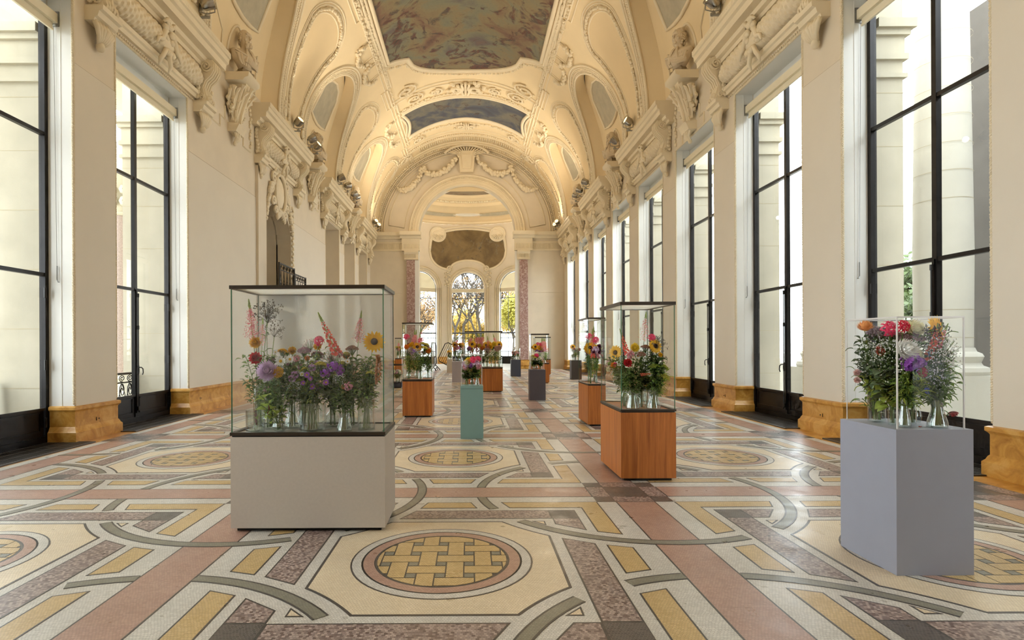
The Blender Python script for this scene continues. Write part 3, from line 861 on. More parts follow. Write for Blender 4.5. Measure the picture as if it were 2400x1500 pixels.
# ------------------------------------------------------------------ consoles and busts between the entablatures
BUSTY = [YC(k) + PITCH/2 for k in (0, 2, 4, 6)]
cn = MB()
cn.prism([(6.43,8.84),(5.95,8.84),(5.9,8.9),(5.8,8.94),(5.78,9.06),(6.43,9.06)], -.4, .4, 'y')
cn.prism([(6.43,7.7),(6.3,7.7),(6.2,7.95),(6.08,8.3),(6.0,8.6),(5.95,8.84),(6.43,8.84)], -.16, .16, 'y')
def acanthus(mb, base, out, wid, top, lean):
    # a lobed leaf climbing from base and curling outwards
    n = 9
    for j in (-1, 1):
        vs = []
        for i in range(n+1):
            t = i/n; w = wid*math.sin(math.pi*min(.96, .12+t*.84))*(1 + .3*math.cos(t*22))
            x = base[0] - out*(t**1.6) - (.1*max(0,t-.8)*5 if 0 else 0); y = base[1] + lean*t; z = base[2] + (top-base[2])*(t - .25*max(0,t-.75)**1.2*4*.4)
            vs += [(x-.02, y, z), (x+.05, y + j*w, z-.02)]
        mb.add(vs, [(2*i,2*i+1,2*i+3,2*i+2) for i in range(n)])
        mb.tube([vs[2*i+1] for i in range(n+1)], [.035*(1+.5*math.cos(i*2.4)) for i in range(n+1)], 5)
    mb.tube([(base[0]-out*(t/8)**1.6-.03, base[1]+lean*t/8, base[2]+(top-base[2])*t/8) for t in range(9)], [.04]*8+[.07], 5)
acanthus(cn, (6.22,0,7.75), .34, .2, 8.75, 0)
for sy in (-1,1):
    acanthus(cn, (6.28,sy*.1,7.85), .32, .15, 8.7, sy*.28); acanthus(cn, (6.34,sy*.14,8.0), .2, .12, 8.6, sy*.42)
    for i in range(8): cn.blob((6.3-.05*math.sin(i*1.1), sy*(.36+.05*math.sin(i*2.)), 8.0+i*.09), (.07,.06,.06), 5, 4)
cn.prism([(6.43,7.5),(6.2,7.5),(6.15,7.62),(6.1,7.7),(6.43,7.74)], -.26, .26, 'y')
for i in range(5):
    a = (i-2)/2
    cn.tube([(6.22+.05*abs(a), a*.15, 7.5), (6.25, a*.1, 7.36), (6.34, a*.04, 7.26)], [.04,.04,.02], 5)
cn.blob((6.34,0,7.24), (.06,.06,.07), 6, 4)
cnm = cn.mesh('bust_console', M['stucco'], 60)
# key-pattern fillets beside the console
kf = MB()
for sy in (-1,1):
    pth = [(6.42, sy*.45, 8.1), (6.42, sy*.45, 7.75), (6.42, sy*.75, 7.75), (6.42, sy*.75, 7.45), (6.42, sy*1.3, 7.45)]
    kf.tube(pth, .025, 4)
    for i in range(10): kf.blob((6.41, sy*1.28 + .05*math.sin(i*2), 7.6+i*.12), (.05,.06,.07), 5, 3)
kfm = kf.mesh('wall_fillet', M['stucco'], 60)
# busts: shoulders, neck, head, hair (local +x faces the hall)
def bust_mesh(kind):
    mb = MB()
    mb.box(-.16,.16,-.2,.2,0,.14,1); mb.box(-.12,.12,-.14,.14,.14,.22,1)
    b = MB()
    # body: rings from waist to neck, then head
    rings = [(.2,.15,.14,0),(.27,.19,.2,.02),(.36,.23,.29,.03),(.46,.25,.37,.03),(.56,.235,.42,.01),(.63,.2,.43,-.01),(.68,.16,.38,-.02),(.72,.13,.25,-.02),(.755,.11,.13,-.01),(.80,.1,.1,.01),(.84,.105,.1,.025),
             (.88,.14,.11,.045),(.925,.165,.125,.05),(.99,.172,.138,.04),(1.06,.18,.148,.025),(1.13,.182,.152,.01),(1.2,.17,.145,0),(1.26,.135,.12,-.005),(1.31,.08,.075,-.01),(1.33,.03,.03,-.01)]
    n = 16; vs = []
    for z, rx, ry, cx in rings:
        for j in range(n):
            a = 2*math.pi*j/n; x = cx + rx*math.cos(a); y = ry*math.sin(a)
            if .3 < z < .7: x += .015*math.sin(a*5+z*20)*1.4
            vs.append((x, y, z))
    fs = [(i*n+j, i*n+(j+1)%n, (i+1)*n+(j+1)%n, (i+1)*n+j) for i in range(len(rings)-1) for j in range(n)] + [tuple(range((len(rings)-1)*n, len(rings)*n)), tuple(range(n-1,-1,-1))]
    b.add(vs, fs)
    b.tube([(.2,0,1.10),(.225,0,1.05),(.245,0,1.01),(.205,0,.985)], [.014,.02,.028,.016], 6)
    b.blob((.2,0,.935), (.03,.05,.018), 8, 4); b.blob((.185,0,.885), (.04,.055,.04), 8, 4); b.blob((.175,0,1.16), (.04,.1,.05), 8, 4)
    for sy in (-1,1):
        b.blob((.185,sy*.055,1.065), (.022,.03,.018), 8, 4); b.tube([(.195,sy*.015,1.105),(.205,sy*.05,1.115),(.165,sy*.105,1.1)], .016, 5); b.blob((.15,sy*.085,.99), (.045,.04,.06), 8, 4)
        b.blob((.02,sy*.15,1.03), (.04,.022,.06), 8, 5)
        b.tube([(.12,sy*.03,.78),(.2,sy*.08,.68),(.26,sy*.12,.5),(.24,sy*.14,.32)], [.025,.035,.04,.03], 6)
    if kind == 0:
        for i in range(22): b.blob((.16+.04*rnd.random(), (rnd.random()-.5)*.16, .8+.1*rnd.random()), (.045,.035,.06), 6, 4)
        for i in range(90):
            a = rnd.random()*math.pi*1.15 + math.pi*.425; z = .9 + rnd.random()*.3; r = .178*math.sqrt(max(.2,1-((z-1.08)/.27)**2))
            b.blob((.0+r*math.cos(a), r*.86*math.sin(a), z), (.026,.024,.034), 5, 3)
    else:
        for i in range(80):
            a = rnd.random()*math.pi*1.35 + math.pi*.325; z = .86 + rnd.random()*.46; r = .17*math.sqrt(max(.2,1-((z-1.06)/.3)**2))
            b.blob((.0+r*math.cos(a), r*.95*math.sin(a), z), (.045,.042,.04), 6, 4)
    for k in range(9):
        q = -.36 + k*.09; b.tube([(.02+.06*math.cos(k), q, .64-.02*abs(k-4)), (.22-.5*q*q, q*.92, .52), (.23-.6*q*q, q*.8, .38), (.17, q*.6, .25)], [.03,.042,.04,.025], 6)
    for k in range(5): b.tube([(.12-.03*k, -.4+.03*k, .62), (.27-.01*k, -.14+.02*k, .5-.04*k), (.25, .16, .38-.03*k), (.12,.33,.4-.03*k)], .03, 5)   # drapery
    return mb, b
bustm = []
for kk in (0, 1):
    a, b = bust_mesh(kk)
    bustm.append((a.mesh('base', [M['bustbase'], M['bustbase']]), b.mesh('figure', M['bust'], 60)))
for s in (1, -1):
    for i, y in enumerate(BUSTY):
        obj('bust_console', cnm, walls[s], (X0, y, 0), scale=(s,1,1)); obj('wall_fillet', kfm, walls[s], (X0, y, 0), scale=(s,1,1))
        if i == 0: continue
        kk = 0 if (s == -1) ^ (i % 2 == 0) else 1
        desc = ['bearded stone bust', 'curly-haired stone bust'][kk]
        b = thing('portrait_bust', f'{desc} on the {ordw(i-1)} visible console along the {SN[s]} wall', 'bust', (X0 + s*6.06, y, 9.062), math.pi if s == 1 else 0, 'busts on the wall consoles')
        b.rotation_euler.z += s*.5
        obj('base', bustm[kk][0], b); obj('figure', bustm[kk][1], b)
# ------------------------------------------------------------------ vault
TH1 = R(39)
def VP(y, th, d=0.0):
    return Vector((X0 + (VA+d)*math.cos(th), y, VZ + (VB+d)*math.sin(th)))
def VN(th): return Vector((math.cos(th)/VA, 0, math.sin(th)/VB)).normalized()
LW = 2.38
def lw(th): return LW*math.sqrt(max(0, 1 - (th/TH1)**2.2))
LUN = [YC(0)+PITCH/2 - 2*PITCH, *BUSTY]
vm = MB(); NT_ = 24
edges = [YBACK] + LUN + [YEND]
for side in (1, -1):
    for i in range(len(edges)-1):
        ya, yb = edges[i], edges[i+1]
        def fn(u, v, ya=ya, yb=yb, i=i):
            th = TH1*v; w = lw(th)
            y0 = ya + (w if i > 0 else 0); y1 = yb - (w if i < len(edges)-2 else 0)
            return VP(y0 + (y1-y0)*u, th if side == 1 else math.pi - th)
        vm.grid(fn, 10, NT_)
vm.grid(lambda u, v: VP(YBACK + (YEND-YBACK)*u, TH1 + (math.pi-2*TH1)*v), 30, 48)
DEP = .48
lun_back = MB()
for side in (1, -1):
    for yc in LUN:
        def edge(t):   # t -1..1 round the opening
            th = TH1*(1-abs(t))**.6 if 0 else TH1*math.cos(t*math.pi/2)
            w = lw(th)*(1 if t > 0 else -1)
            return yc + w, (th if side == 1 else math.pi - th)
        N = 40
        def fn(u, v):
            y, th = edge(-1 + 2*u); return VP(yc + (y-yc)*(1-.12*v), th, DEP*v)
        vm.grid(fn, N, 3)
        def fb(u, v):
            th = TH1*v; return VP(yc + lw(th)*.9*(2*u-1), th if side == 1 else math.pi-th, DEP)
        vm.grid(fb, 8, 16)
ceiling = vm.build('ceiling', M['vault'], None, 30)
tag(ceiling, 'warm cream barrel vault with stucco ribs and lunettes', 'ceiling', kind='structure')
# solid backing so that no sky shines in above the wall
mb = MB()
mb.grid(lambda u, v: VP(YBACK-.2 + (YEND-YBACK+1)*u, math.pi*v, .9), 2, 40)
mb.build('roof_shell', M['wall'], ceiling)
for s in (1,-1):
    MB().box(X0+s*6.4, X0+s*6.98, YBACK, YEND+.5, 9.1, 9.9).build('wall_head', M['wall'], walls[s])

def vpath(pts, d=0.0):
    return [VP(y, th, d) for y, th in pts]
def vmould(mb, pts, r, d=.0, n=6, closed=False): mb.tube(vpath(pts, d), r, n, closed=closed)
def vbeads(mb, pts, step, r, jit=.0, d=-.02, sc=(1,1,1)):
    P = vpath(pts, d); acc = 0
    for i in range(len(P)-1):
        L = (P[i+1]-P[i]).length
        while acc < L:
            q = P[i].lerp(P[i+1], acc/L)
            q = q + Vector((rnd.uniform(-jit,jit), rnd.uniform(-jit,jit), rnd.uniform(-jit,jit)))
            k = 1 + rnd.uniform(-.25,.25) if jit else 1
            mb.blob(q, (r*k*sc[0], r*k*sc[1], r*k*sc[2]), 5, 3); acc += step
        acc -= L
def sd(th, side): return th if side == 1 else math.pi - th
RIBC = [YC(2*e-1)+PITCH/2 for e in (1,2,3,4)]
M['panel'] = plaster('oval_panel_plaster', (232,210,170), .02, .05)
for side in (1, -1):
    for ci, yc in enumerate(LUN[1:]):
        arcs = MB(); bd = MB()
        def loop(off, a=-1, b=1, n=44):
            out = []
            for i in range(n+1):
                t = a + (b-a)*i/n; th = TH1*math.cos(t*math.pi/2); w = lw(th)*(1 if t > 0 else -1)
                ang = math.atan2(th*VB/TH1*.6*math.cos(0), w) if 0 else None
                # push outwards from the opening
                ny = math.sin(t*math.pi/2); nt = math.cos(t*math.pi/2)
                out.append((yc + w + off*ny, sd(max(.005, th + off*nt/VB), side)))
            return out
        for off, r in ((.0,.045), (.12,.03), (.25,.035), (.36,.05)): vmould(arcs, loop(off), r, -.005)
        vbeads(bd, loop(.06), .075, .03); vbeads(bd, loop(.19), .09, .03)
        arcs.build('lunette_moulding', M['stucco'], ceiling, 180); bd.build('lunette_beads', M['stucco'], ceiling, 180)
        # back of the recess: oculus and sunk panels
        oc = MB()
        o = [(yc + 1.2*a*(.8+.2*(th-R(16))/R(18)), sd(th, side)) for a, th in ((-1, R(18)), (-.75, R(30)), (-.4, R(33)), (0, R(34)), (.4, R(33)), (.75, R(30)), (1, R(18)), (.5, R(17)), (0, R(16.6)), (-.5, R(17)))]
        pts = vpath(o, DEP-.03); oc.add(pts, [tuple(range(len(pts)))])
        oc.build('oculus', M['oculus'], ceiling)
        of = MB(); of.tube(vpath(o, DEP-.03), .06, 6, closed=True)
        for sy in (-1,1): of.tube(vpath([(yc+sy*.75, sd(R(3),side)), (yc+sy*.8, sd(R(9),side)), (yc+sy*1.4, sd(R(13),side)), (yc+sy*1.6, sd(R(3),side))], DEP-.01), .02, 4, closed=True)
        of.tube(vpath([(yc+.42*math.cos(a), sd(R(6)+R(8)*math.sin(a), side)) for a in [math.pi*i/12 for i in range(13)]], DEP-.01), .04, 5)
        of.build('oculus_surround', M['stucco'], ceiling, 180)
        # garlands hung round two framed fields above the lunette
        ga = MB()
        for sy in (-1, 1):
            cyy = yc + sy*.75; ct_ = R(48)
            vbeads(ga, [(cyy + .62*math.cos(a), sd(ct_ + R(4.6)*math.sin(a), side)) for a in [math.pi + math.pi*i/20 for i in range(21)]], .07, .085, .05, -.06)
            vbeads(ga, [(cyy + sy*.62, sd(ct_-R(i*.9), side)) for i in range(5)], .08, .08, .05, -.06)
        ga.build('garland', M['stucco'], ceiling, 180)
        fd = MB()
        for sy in (-1, 1):
            cyy = yc + sy*.75
            for k_, (w, h) in enumerate(((.55, 5.6), (.42, 4.4))):
                c0 = R(50.0)
                vmould(fd, [(cyy-w, sd(c0-R(h), side)), (cyy+w, sd(c0-R(h), side)), (cyy+w, sd(c0+R(h*.5), side)), (cyy-w, sd(c0+R(h*.5), side))], .03, -.005, 4, True)
        fd.build('framed_field', M['stucco'], ceiling)
    for ci, yc in enumerate(RIBC):
        # long rounded field on each rib with leafy border
        def oval(g):
            out = []
            hw = lambda t: (.42 + .7*min(1,t)**1.3)
            n = 16
            for i in range(n+1): t = i/n; out.append((yc - hw(t) - g, R(2.5 + 33*t)))
            for i in range(1, 16):
                a = math.pi - math.pi*i/16; out.append((yc + (hw(1)+g)*math.cos(a), R(35.5) + (R(6.5)+g/VB)*math.sin(a)))
            for i in range(n+1): t = 1-i/n; out.append((yc + hw(t) + g, R(2.5 + 33*t)))
            return [(y, sd(th, side)) for y, th in out]
        pn = MB(); o = oval(0); k = len(o)
        h = k//2
        L = o[:h]; Rr = o[::-1][:h]
        vs = []
        for a, b in zip(L, Rr):
            for q in range(7): vs.append(VP(a[0] + (b[0]-a[0])*q/6, a[1] + (b[1]-a[1])*q/6, -.012))
        pn.add(vs, [(i*7+j, i*7+j+1, (i+1)*7+j+1, (i+1)*7+j) for i in range(h-1) for j in range(6)])
        pn.build('oval_field', M['panel'], ceiling, 60)
        md = MB(); vmould(md, oval(.0), .03, -.01); vmould(md, oval(.27), .03, -.005); vmould(md, oval(.36), .025, -.005)
        md.build('oval_moulding', M['stucco'], ceiling, 180)
        lf = MB(); vbeads(lf, oval(.14), .075, .062, .022, -.03, (1,1,1)); lf.build('leaf_border', M['stucco'], ceiling, 180)
        # foot ornament
        fo = MB()
        for sy in (-1,1):
            fo.tube([VP(yc+sy*(.95+.1*math.cos(i*.6)*(.3+i*.05)), sd(R(3+ .8*math.sin(i*.6)*(1+i*.1)), side), -.05) for i in range(12)], .04, 5)
            for i in range(6): fo.blob(VP(yc+sy*(.95+.08*rnd.random()), sd(R(1+i*1.3), side), -.04), .07, 6, 4)
        fo.build('foot_ornament', M['stucco'], ceiling, 180)
# stepped mouldings along the painting edges
for side in (1, -1):
    for th, r in ((54.2, .05), (52.6, .04), (50.9, .03)):
        mb = MB(); y0 = 10.0; pts = [(y0, sd(R(th), side))]
        for c in RIBC + LUN:
            pass
        ys = sorted(RIBC + LUN[1:])
        for i, c in enumerate(ys):
            off = 2.2 if c in RIBC else 0
            pts += [(c-.9, sd(R(th), side)), (c-.9, sd(R(th-off), side)), (c+.9, sd(R(th-off), side)), (c+.9, sd(R(th), side))]
        pts.append((YEND, sd(R(th), side)))
        vmould(mb, pts, r, -.01, 5); mb.build('stepped_moulding', M['stucco'], ceiling, 40)
    mb = MB(); vbeads(mb, [(12, sd(R(53.4), side)), (28.2, sd(R(53.4), side))], .09, .06, .02); mb.build('leaf_moulding', M['stucco'], ceiling, 180)

# ------------------------------------------------------------------ ceiling paintings
def thx(dx): return math.acos(max(-1, min(1, dx/VA)))
def far1(dx):
    a = abs(dx)
    return 24.0 + (3.3-a)/.8*.45 if a > 2.5 else 24.45 + 2.15*math.sqrt(1 - (a/2.5)**2)**1.0*.98 if a < 2.5 else 24.45
def p1(u, v):
    dx = -3.3 + 6.6*u; yf = far1(dx); yn = 2*19.35 - yf
    return VP(yn + (yf-yn)*v, thx(dx), -.03)
cp = MB().grid(p1, 66, 12).build('ceiling_painting', M['paint_main'], smooth=180)
tag(cp, 'large mural of brown clouds and sky with notched end across the vault', 'painting')
def frame_strip(outline, name, parent, prof_r=(.09,.06,.05), offs=(0,.14,.26)):
    mb = MB()
    for off, r in zip(offs, prof_r):
        mb.tube([VP(y + oy*off, thx(dx + ox*off), -.02) for dx, y, ox, oy in outline], r, 6)
    return mb.build(name, M['stucco'], parent, 180)
ol = [(-3.3, 12, -1, 0), (-3.3, 21.4, -1, 0), (-3.3, 24.0, -.8, .8)]
ol += [(-3.3+.8*i/4, 24.0+.45*i/4, -.3, 1) for i in range(1,5)]
ol += [(-2.5+5*i/36, far1(-2.5+5*i/36+1e-6 if i < 36 else 2.4999), 0, 1) for i in range(1,36)]
ol += [(2.5+.8*i/4, 24.45-.45*i/4, .3, 1) for i in range(0,4)] + [(3.3, 24.0, .8, .8), (3.3, 21.4, 1, 0), (3.3, 12, 1, 0)]
frame_strip(ol, 'picture_frame', cp)
lf = MB()
P = [VP(y + oy*.42, thx(dx + ox*.42), -.02) for dx, y, ox, oy in ol]
for i in range(len(P)-1):
    L = (P[i+1]-P[i]).length; n = max(1, int(L/.1))
    for j in range(n):
        q = P[i].lerp(P[i+1], j/n); lf.blob((q.x+rnd.uniform(-.06,.06), q.y+rnd.uniform(-.06,.06), q.z), .07, 5, 3)
lf.build('leaf_frame', M['stucco'], cp, 180)
def p2(u, v):
    dx = -3.35 + 6.7*u; a = abs(dx)
    ins = 0 if a < 2.9 else (a-2.9)
    yn = 29.35 + .12*(1-a/3.35) + ins*.3; yf = 32.35 - .25*(1-a/3.35) - ins*.1
    return VP(yn + (yf-yn)*v, thx(dx), -.03)
cp2 = MB().grid(p2, 60, 8).build('ceiling_painting', M['paint_blue'], smooth=180)
tag(cp2, 'curved dark blue mural of night sky above the far arch', 'painting')
ol2 = [(-3.35+6.7*i/40, 29.35+.12*(1-abs(-3.35+6.7*i/40)/3.35)-.05, 0, -1) for i in range(41)]
ol3 = [(-3.35+6.7*i/40, 32.35-.25*(1-abs(-3.35+6.7*i/40)/3.35)+.05, 0, 1) for i in range(41)]
frame_strip(ol2, 'picture_frame', cp2, (.09,.06), (0,.16)); frame_strip(ol3, 'picture_frame', cp2, (.09,.06,.05), (0,.16,.3))
for sg in (-1,1):
    frame_strip([(sg*(3.35 - .22*math.sin(math.pi*i/10)), 29.4+2.9*i/10, sg, 0) for i in range(11)], 'picture_frame', cp2, (.1,.06), (0,.16))
lf = MB()
for yy in (28.95, 32.95):
    for i in range(90):
        dx = -3.6+7.2*i/89; q = VP(yy + rnd.uniform(-.08,.08), thx(dx), -.03); lf.blob(q, .075, 5, 3)
lf.build('leaf_frame', M['stucco'], cp2, 180)
# cartouches on the crown
def crown_cartouche(y, sc, name):
    mb = MB()
    for sg in (-1, 1):
        mb.tube([VP(y + sc*(.25 - .02*i + .35*math.sin(i*.55)*(.25+i*.03)), thx(sg*sc*(.35 + .32*math.cos(i*.55)*(.25+i*.045))), -.12) for i in range(14)], .085*sc, 6)
        mb.tube([VP(y - sc*.5 + sc*.1*i, thx(sg*sc*(.14+.03*math.sin(i))), -.14) for i in range(12)], .06*sc, 6)
        for i in range(10): mb.blob(VP(y + sc*rnd.uniform(-.5,.5), thx(sg*sc*rnd.uniform(.3,.9)), -.06), .1*sc, 6, 4)
    for i in range(11): mb.blob(VP(y - sc*.5 + sc*.1*i, Vector((0,0)).x + math.pi/2, -.12), (.07*sc,.07*sc,.07*sc), 6, 4)
    mb.build(name, M['stucco'], ceiling, 180)
crown_cartouche(28.3, 1.15, 'crown_cartouche'); crown_cartouche(33.2, .8, 'crown_cartouche')
tr = MB()
for y in (27.55, 27.85, 33.9, 34.3, 34.9, 35.9, 36.3):
    tr.tube([VP(y, R(52) + R(76)*i/40, -.01) for i in range(41)], .045, 5)
for y in (34.6, 36.6):
    for i in range(120): tr.blob(VP(y, R(15)+R(150)*i/119, -.03), .07, 5, 3)
for i in range(46):
    a = R(60)+R(60)*i/45; tr.tube([VP(35.1, a, -.03), VP(35.7, a, -.03)], .035, 4)
tr.build('transverse_band', M['stucco'], ceiling, 180)
sc_ = MB()
for sg in (-1,1):
    for (y, dx, r) in ((27.2,2.9,.5),(28.3,2.6,.45),(28.4,1.5,.3),(33.6,2.9,.35),(35.2,3.9,.4)):
        sc_.tube([VP(y + (.05+r*i/22)*math.sin(i*.5), thx(sg*(dx + (.05+r*i/22)*math.cos(i*.5))), -.05) for i in range(23)], .05, 5)
        for i in range(9): sc_.blob(VP(y+rnd.uniform(-r,r), thx(sg*(dx+rnd.uniform(-r,r))), -.03), .07, 5, 3)
sc_.build('scrollwork', M['stucco'], ceiling, 180)

# ------------------------------------------------------------------ end wall with the great arch
AR = 3.22
ew = MB(); n = 64
xs = [-6.43 + 12.86*i/n for i in range(n+1)] + [-AR, AR]
xs = sorted(set(xs))
def arch_low(x): return 0 if abs(x) >= AR else VZ + math.sqrt(max(0, AR*AR-x*x))
def vtop(x): return VZ + VB*math.sqrt(max(0, 1-(x/VA)**2)) + .3 if abs(x) < VA else VZ+.3
for a, b in zip(xs[:-1], xs[1:]):
    mid = (a+b)/2
    if abs(mid) >= AR: ew.box(X0+a, X0+b, YEND, YEND+.9, 0, 9.0); la, lb = 9.0, 9.0
    else: la, lb = arch_low(a), arch_low(b)
    ew.prism([(X0+a, la), (X0+b, lb), (X0+b, vtop(b)), (X0+a, vtop(a))], YEND, YEND+.9, 'y')
wall_end = ew.build('wall_end', M['wall']); tag(wall_end, 'end wall of the hall pierced by a great round arch', 'wall', kind='structure')
def archpath(r, n=48, a0=0, a1=math.pi, y=YEND, zc=VZ):
    return [(Vector((X0 + r*math.cos(a0+(a1-a0)*i/n), y, zc + r*math.sin(a0+(a1-a0)*i/n))), Vector((math.cos(a0+(a1-a0)*i/n),0,math.sin(a0+(a1-a0)*i/n))), Vector((0,-1,0))) for i in range(n+1)]
av = MB(); av.sweep(archpath(AR-.02), [(0,-.3),(0,.1),(.1,.12),(.12,.08),(.3,.09),(.33,.05),(.5,.06),(.53,.16),(.62,.17),(.66,.05),(.68,0)])
av.build('archivolt', M['stucco'], wall_end, 30)
bd = MB()
for i in range(110):
    a = math.pi*i/109; bd.blob((X0+(AR+.42)*math.cos(a), YEND-.08, VZ+(AR+.42)*math.sin(a)), (.04,.04,.04), 5, 3)
bd.build('archivolt_beads', M['stucco'], wall_end, 180)
# outer rim following the vault, sunk side panels
rm = MB()
for off, r in ((.05,.06),(.28,.045),(.42,.04)):
    rm.tube([VP(YEND-.04, math.pi*i/60, -off) for i in range(61)], r, 6)
for i in range(150): rm.blob(VP(YEND-.06, math.pi*i/149, -.17), (.06,.06,.06), 5, 3)
rm.build('rim_moulding', M['stucco'], wall_end, 180)
sp = MB()
for sg in (-1,1):
    pts = [Vector((X0+sg*4.15, YEND-.02, 9.35))] + [Vector((X0+sg*(4.1*math.cos(a)), YEND-.02, VZ+.25+4.1*math.sin(a))) for a in [R(6)+R(52)*i/12 for i in range(13)]]
    pts += [Vector((X0+sg*5.2*math.cos(a), YEND-.02, VZ+.1+5.05*math.sin(a))) for a in [R(52)-R(47)*i/12 for i in range(13)]]
    sp.tube(pts, .03, 5, closed=True)
sp.build('sunk_panel', M['stucco'], wall_end, 180)
ks = MB(); ks.prism([(X0-.42,12.95),(X0+.42,12.95),(X0+.58,14.35),(X0-.58,14.35)], YEND-.35, YEND, 'y'); ks.prism([(X0-.26,13.15),(X0+.26,13.15),(X0+.36,14.1),(X0-.36,14.1)], YEND-.42, YEND-.3, 'y')
ks.build('keystone', M['stucco'], wall_end)
sh = MB()
sh.tube([(X0+1.6*math.cos(a), YEND-.4, 13.75+.95*math.sin(a)) for a in [R(25)+R(130)*i/16 for i in range(17)]], .09, 6)
for i in range(15):
    a = R(35)+R(110)*i/14; sh.tube([(X0+.7*math.cos(a), YEND-.3, 13.9+.4*math.sin(a)), (X0+1.5*math.cos(a), YEND-.36, 13.75+.85*math.sin(a))], [.03,.06], 5)
sh.build('shell_hood', M['stucco'], wall_end, 180)
ga = MB()
def hang(a, b, sag, n, r):
    for i in range(n+1):
        t = i/n; p = a.lerp(b, t); z = p.z - sag*4*t*(1-t)
        for q in range(3): ga.blob((p.x+rnd.uniform(-.08,.08), p.y+rnd.uniform(-.08,.04), z+rnd.uniform(-.1,.1)), r*(.6+.5*math.sin(math.pi*t))*rnd.uniform(.8,1.1), 6, 4)
for sg in (-1,1):
    hang(Vector((X0+sg*.5, YEND-.3, 14.2)), Vector((X0+sg*2.9, YEND-.2, 13.15)), .75, 26, .15)
    hang(Vector((X0+sg*2.9, YEND-.2, 13.15)), Vector((X0+sg*4.55, YEND-.2, 11.9)), .55, 22, .14)
    for i in range(9): ga.blob((X0+sg*(2.9+rnd.uniform(-.2,.2)), YEND-.25, 13.2+rnd.uniform(-.15,.2)), .12, 6, 4)
ga.build('garland', M['stucco'], wall_end, 180)
# entablature, capitals, marble pilasters
for sg in (-1,1):
    en = MB()
    xa_, xb_ = sorted((X0+sg*3.12, X0+sg*6.43))
    for pr in ([(0,8.62),(-.12,8.62),(-.2,8.74),(-.42,8.8),(-.45,9.02),(0,9.02)], [(0,7.82),(-.06,7.82),(-.08,7.9),(-.05,7.92),(-.05,8.3),(-.1,8.34),(-.1,8.42),(0,8.44)]):
        en.prism([(YEND+y, z) for y, z in pr], xa_, xb_, 'x')
    px0, px1 = sorted((X0+sg*3.12, X0+sg*4.3))
    en.prism([(YEND+y-.22, z) for y, z in ((.3,8.62),(-.12,8.62),(-.2,8.74),(-.42,8.8),(-.45,9.03),(.3,9.03))], px0-.1, px1+.1, 'x')
    en.box(px0, px1, YEND-.25, YEND, 7.82, 8.62)
    en.build('entablature', M['stucco'], wall_end)
    fl = MB()
    for i in range(22):
        x = X0 + sg*(4.4 + i*.092); fl.tube([(x, YEND-.07, 7.96), (x, YEND-.07, 8.26)], .024, 5)
    for i in range(12):
        x = X0 + sg*(3.2 + i*.095); fl.tube([(x, YEND-.26, 7.96), (x, YEND-.26, 8.26)], .024, 5)
    fl.build('fluted_frieze', M['stucco'], wall_end)
    ca = MB(); cx = X0 + sg*3.72
    ca.prism([(YEND-.12,7.2),(YEND-.24,7.24),(YEND-.2,7.34),(YEND-.22,7.55),(YEND-.34,7.7),(YEND-.34,7.82),(YEND,7.82),(YEND,7.2)], cx-.42, cx+.5 if sg < 0 else cx+.42, 'x')
    for i in range(9): ca.tube([(cx-.33+i*.085, YEND-.24, 7.36), (cx-.33+i*.085, YEND-.26, 7.6)], .025, 5)
    ca.build('capital', M['stucco'], wall_end)
    MB().box(cx-.27, cx+.27, YEND-.2, YEND, .62, 7.2).build('marble_pilaster', M['pinkmarble'], wall_end)
    jb_ = sorted((X0+sg*3.17, X0+sg*3.45)); MB().box(jb_[0], jb_[1], YEND-.12, YEND, .62, 7.8).build('jamb_strip', M['white'], wall_end)
    bw = [(X0+sg*6.43, YEND), (X0+sg*4.1, YEND), (X0+sg*4.1, YEND-.22), (X0+sg*3.2, YEND-.22), (X0+sg*3.2, YEND+.7)]
    if sg > 0: bw = bw
    else: bw = bw[::-1]
    b = basewrap(bw if sg < 0 else bw, 'x'); 
    if sg > 0: b = basewrap(bw[::-1], 'x'); b.v = [(2*X0*0 + x, y, z) for x, y, z in b.v]
    bo = b.build('baseboard_end', M['ochre'], smooth=30); tag(bo, f'ochre marble base of the end wall {SN[sg]} of the arch', 'baseboard', kind='structure')
    lnm = MB().tube([(X0+sg*4.3, YEND-.01, 5.05),(X0+sg*6.4, YEND-.01, 5.05)], .012, 4).build('wall_seam', M['wall'], wall_end)
# wall behind the viewer
bw_ = MB().box(X0-7, X0+7, YBACK-.3, YBACK, 0, 15).build('wall_back', M['wall']); tag(bw_, 'plain plaster wall closing the hall behind the viewer', 'wall', kind='structure')
# ------------------------------------------------------------------ rotunda beyond the arch
RC, RR = 41.0, 7.0
def RP(phi, z, r=RR): return Vector((X0 + r*math.sin(phi), max(YEND+.5, RC + r*math.cos(phi)), z))
def behind(x, y, z): return (x, max(YEND+.5, y), z)
rot = MB(); WPH = (-R(33.5), 0, R(33.5)); WR_ = 1.38; ZS, ZSP, RTOP = .0, 6.45, 11.9
hwp = WR_/RR
ph = [-R(112) + R(224)*i/150 for i in range(151)]
for w in WPH: ph += [w-hwp, w+hwp]
ph = sorted(ph)
def wtop(p):
    for w in WPH:
        if abs(p-w) <= hwp + 1e-6: return ZSP + math.sqrt(max(0, WR_**2 - ((p-w)*RR)**2))
    return None
for a, b in zip(ph[:-1], ph[1:]):
    if b-a < 1e-6: continue
    m_ = wtop((a+b)/2)
    la, lb = (wtop(a) or 0, wtop(b) or 0) if m_ else (0, 0)
    rot.add([RP(a, la), RP(b, lb), RP(b, RTOP), RP(a, RTOP)], [(0,1,2,3)])
    if m_: rot.add([RP(a, la), RP(b, lb), RP(b, lb, RR+.5), RP(a, la, RR+.5)], [(0,1,2,3)])
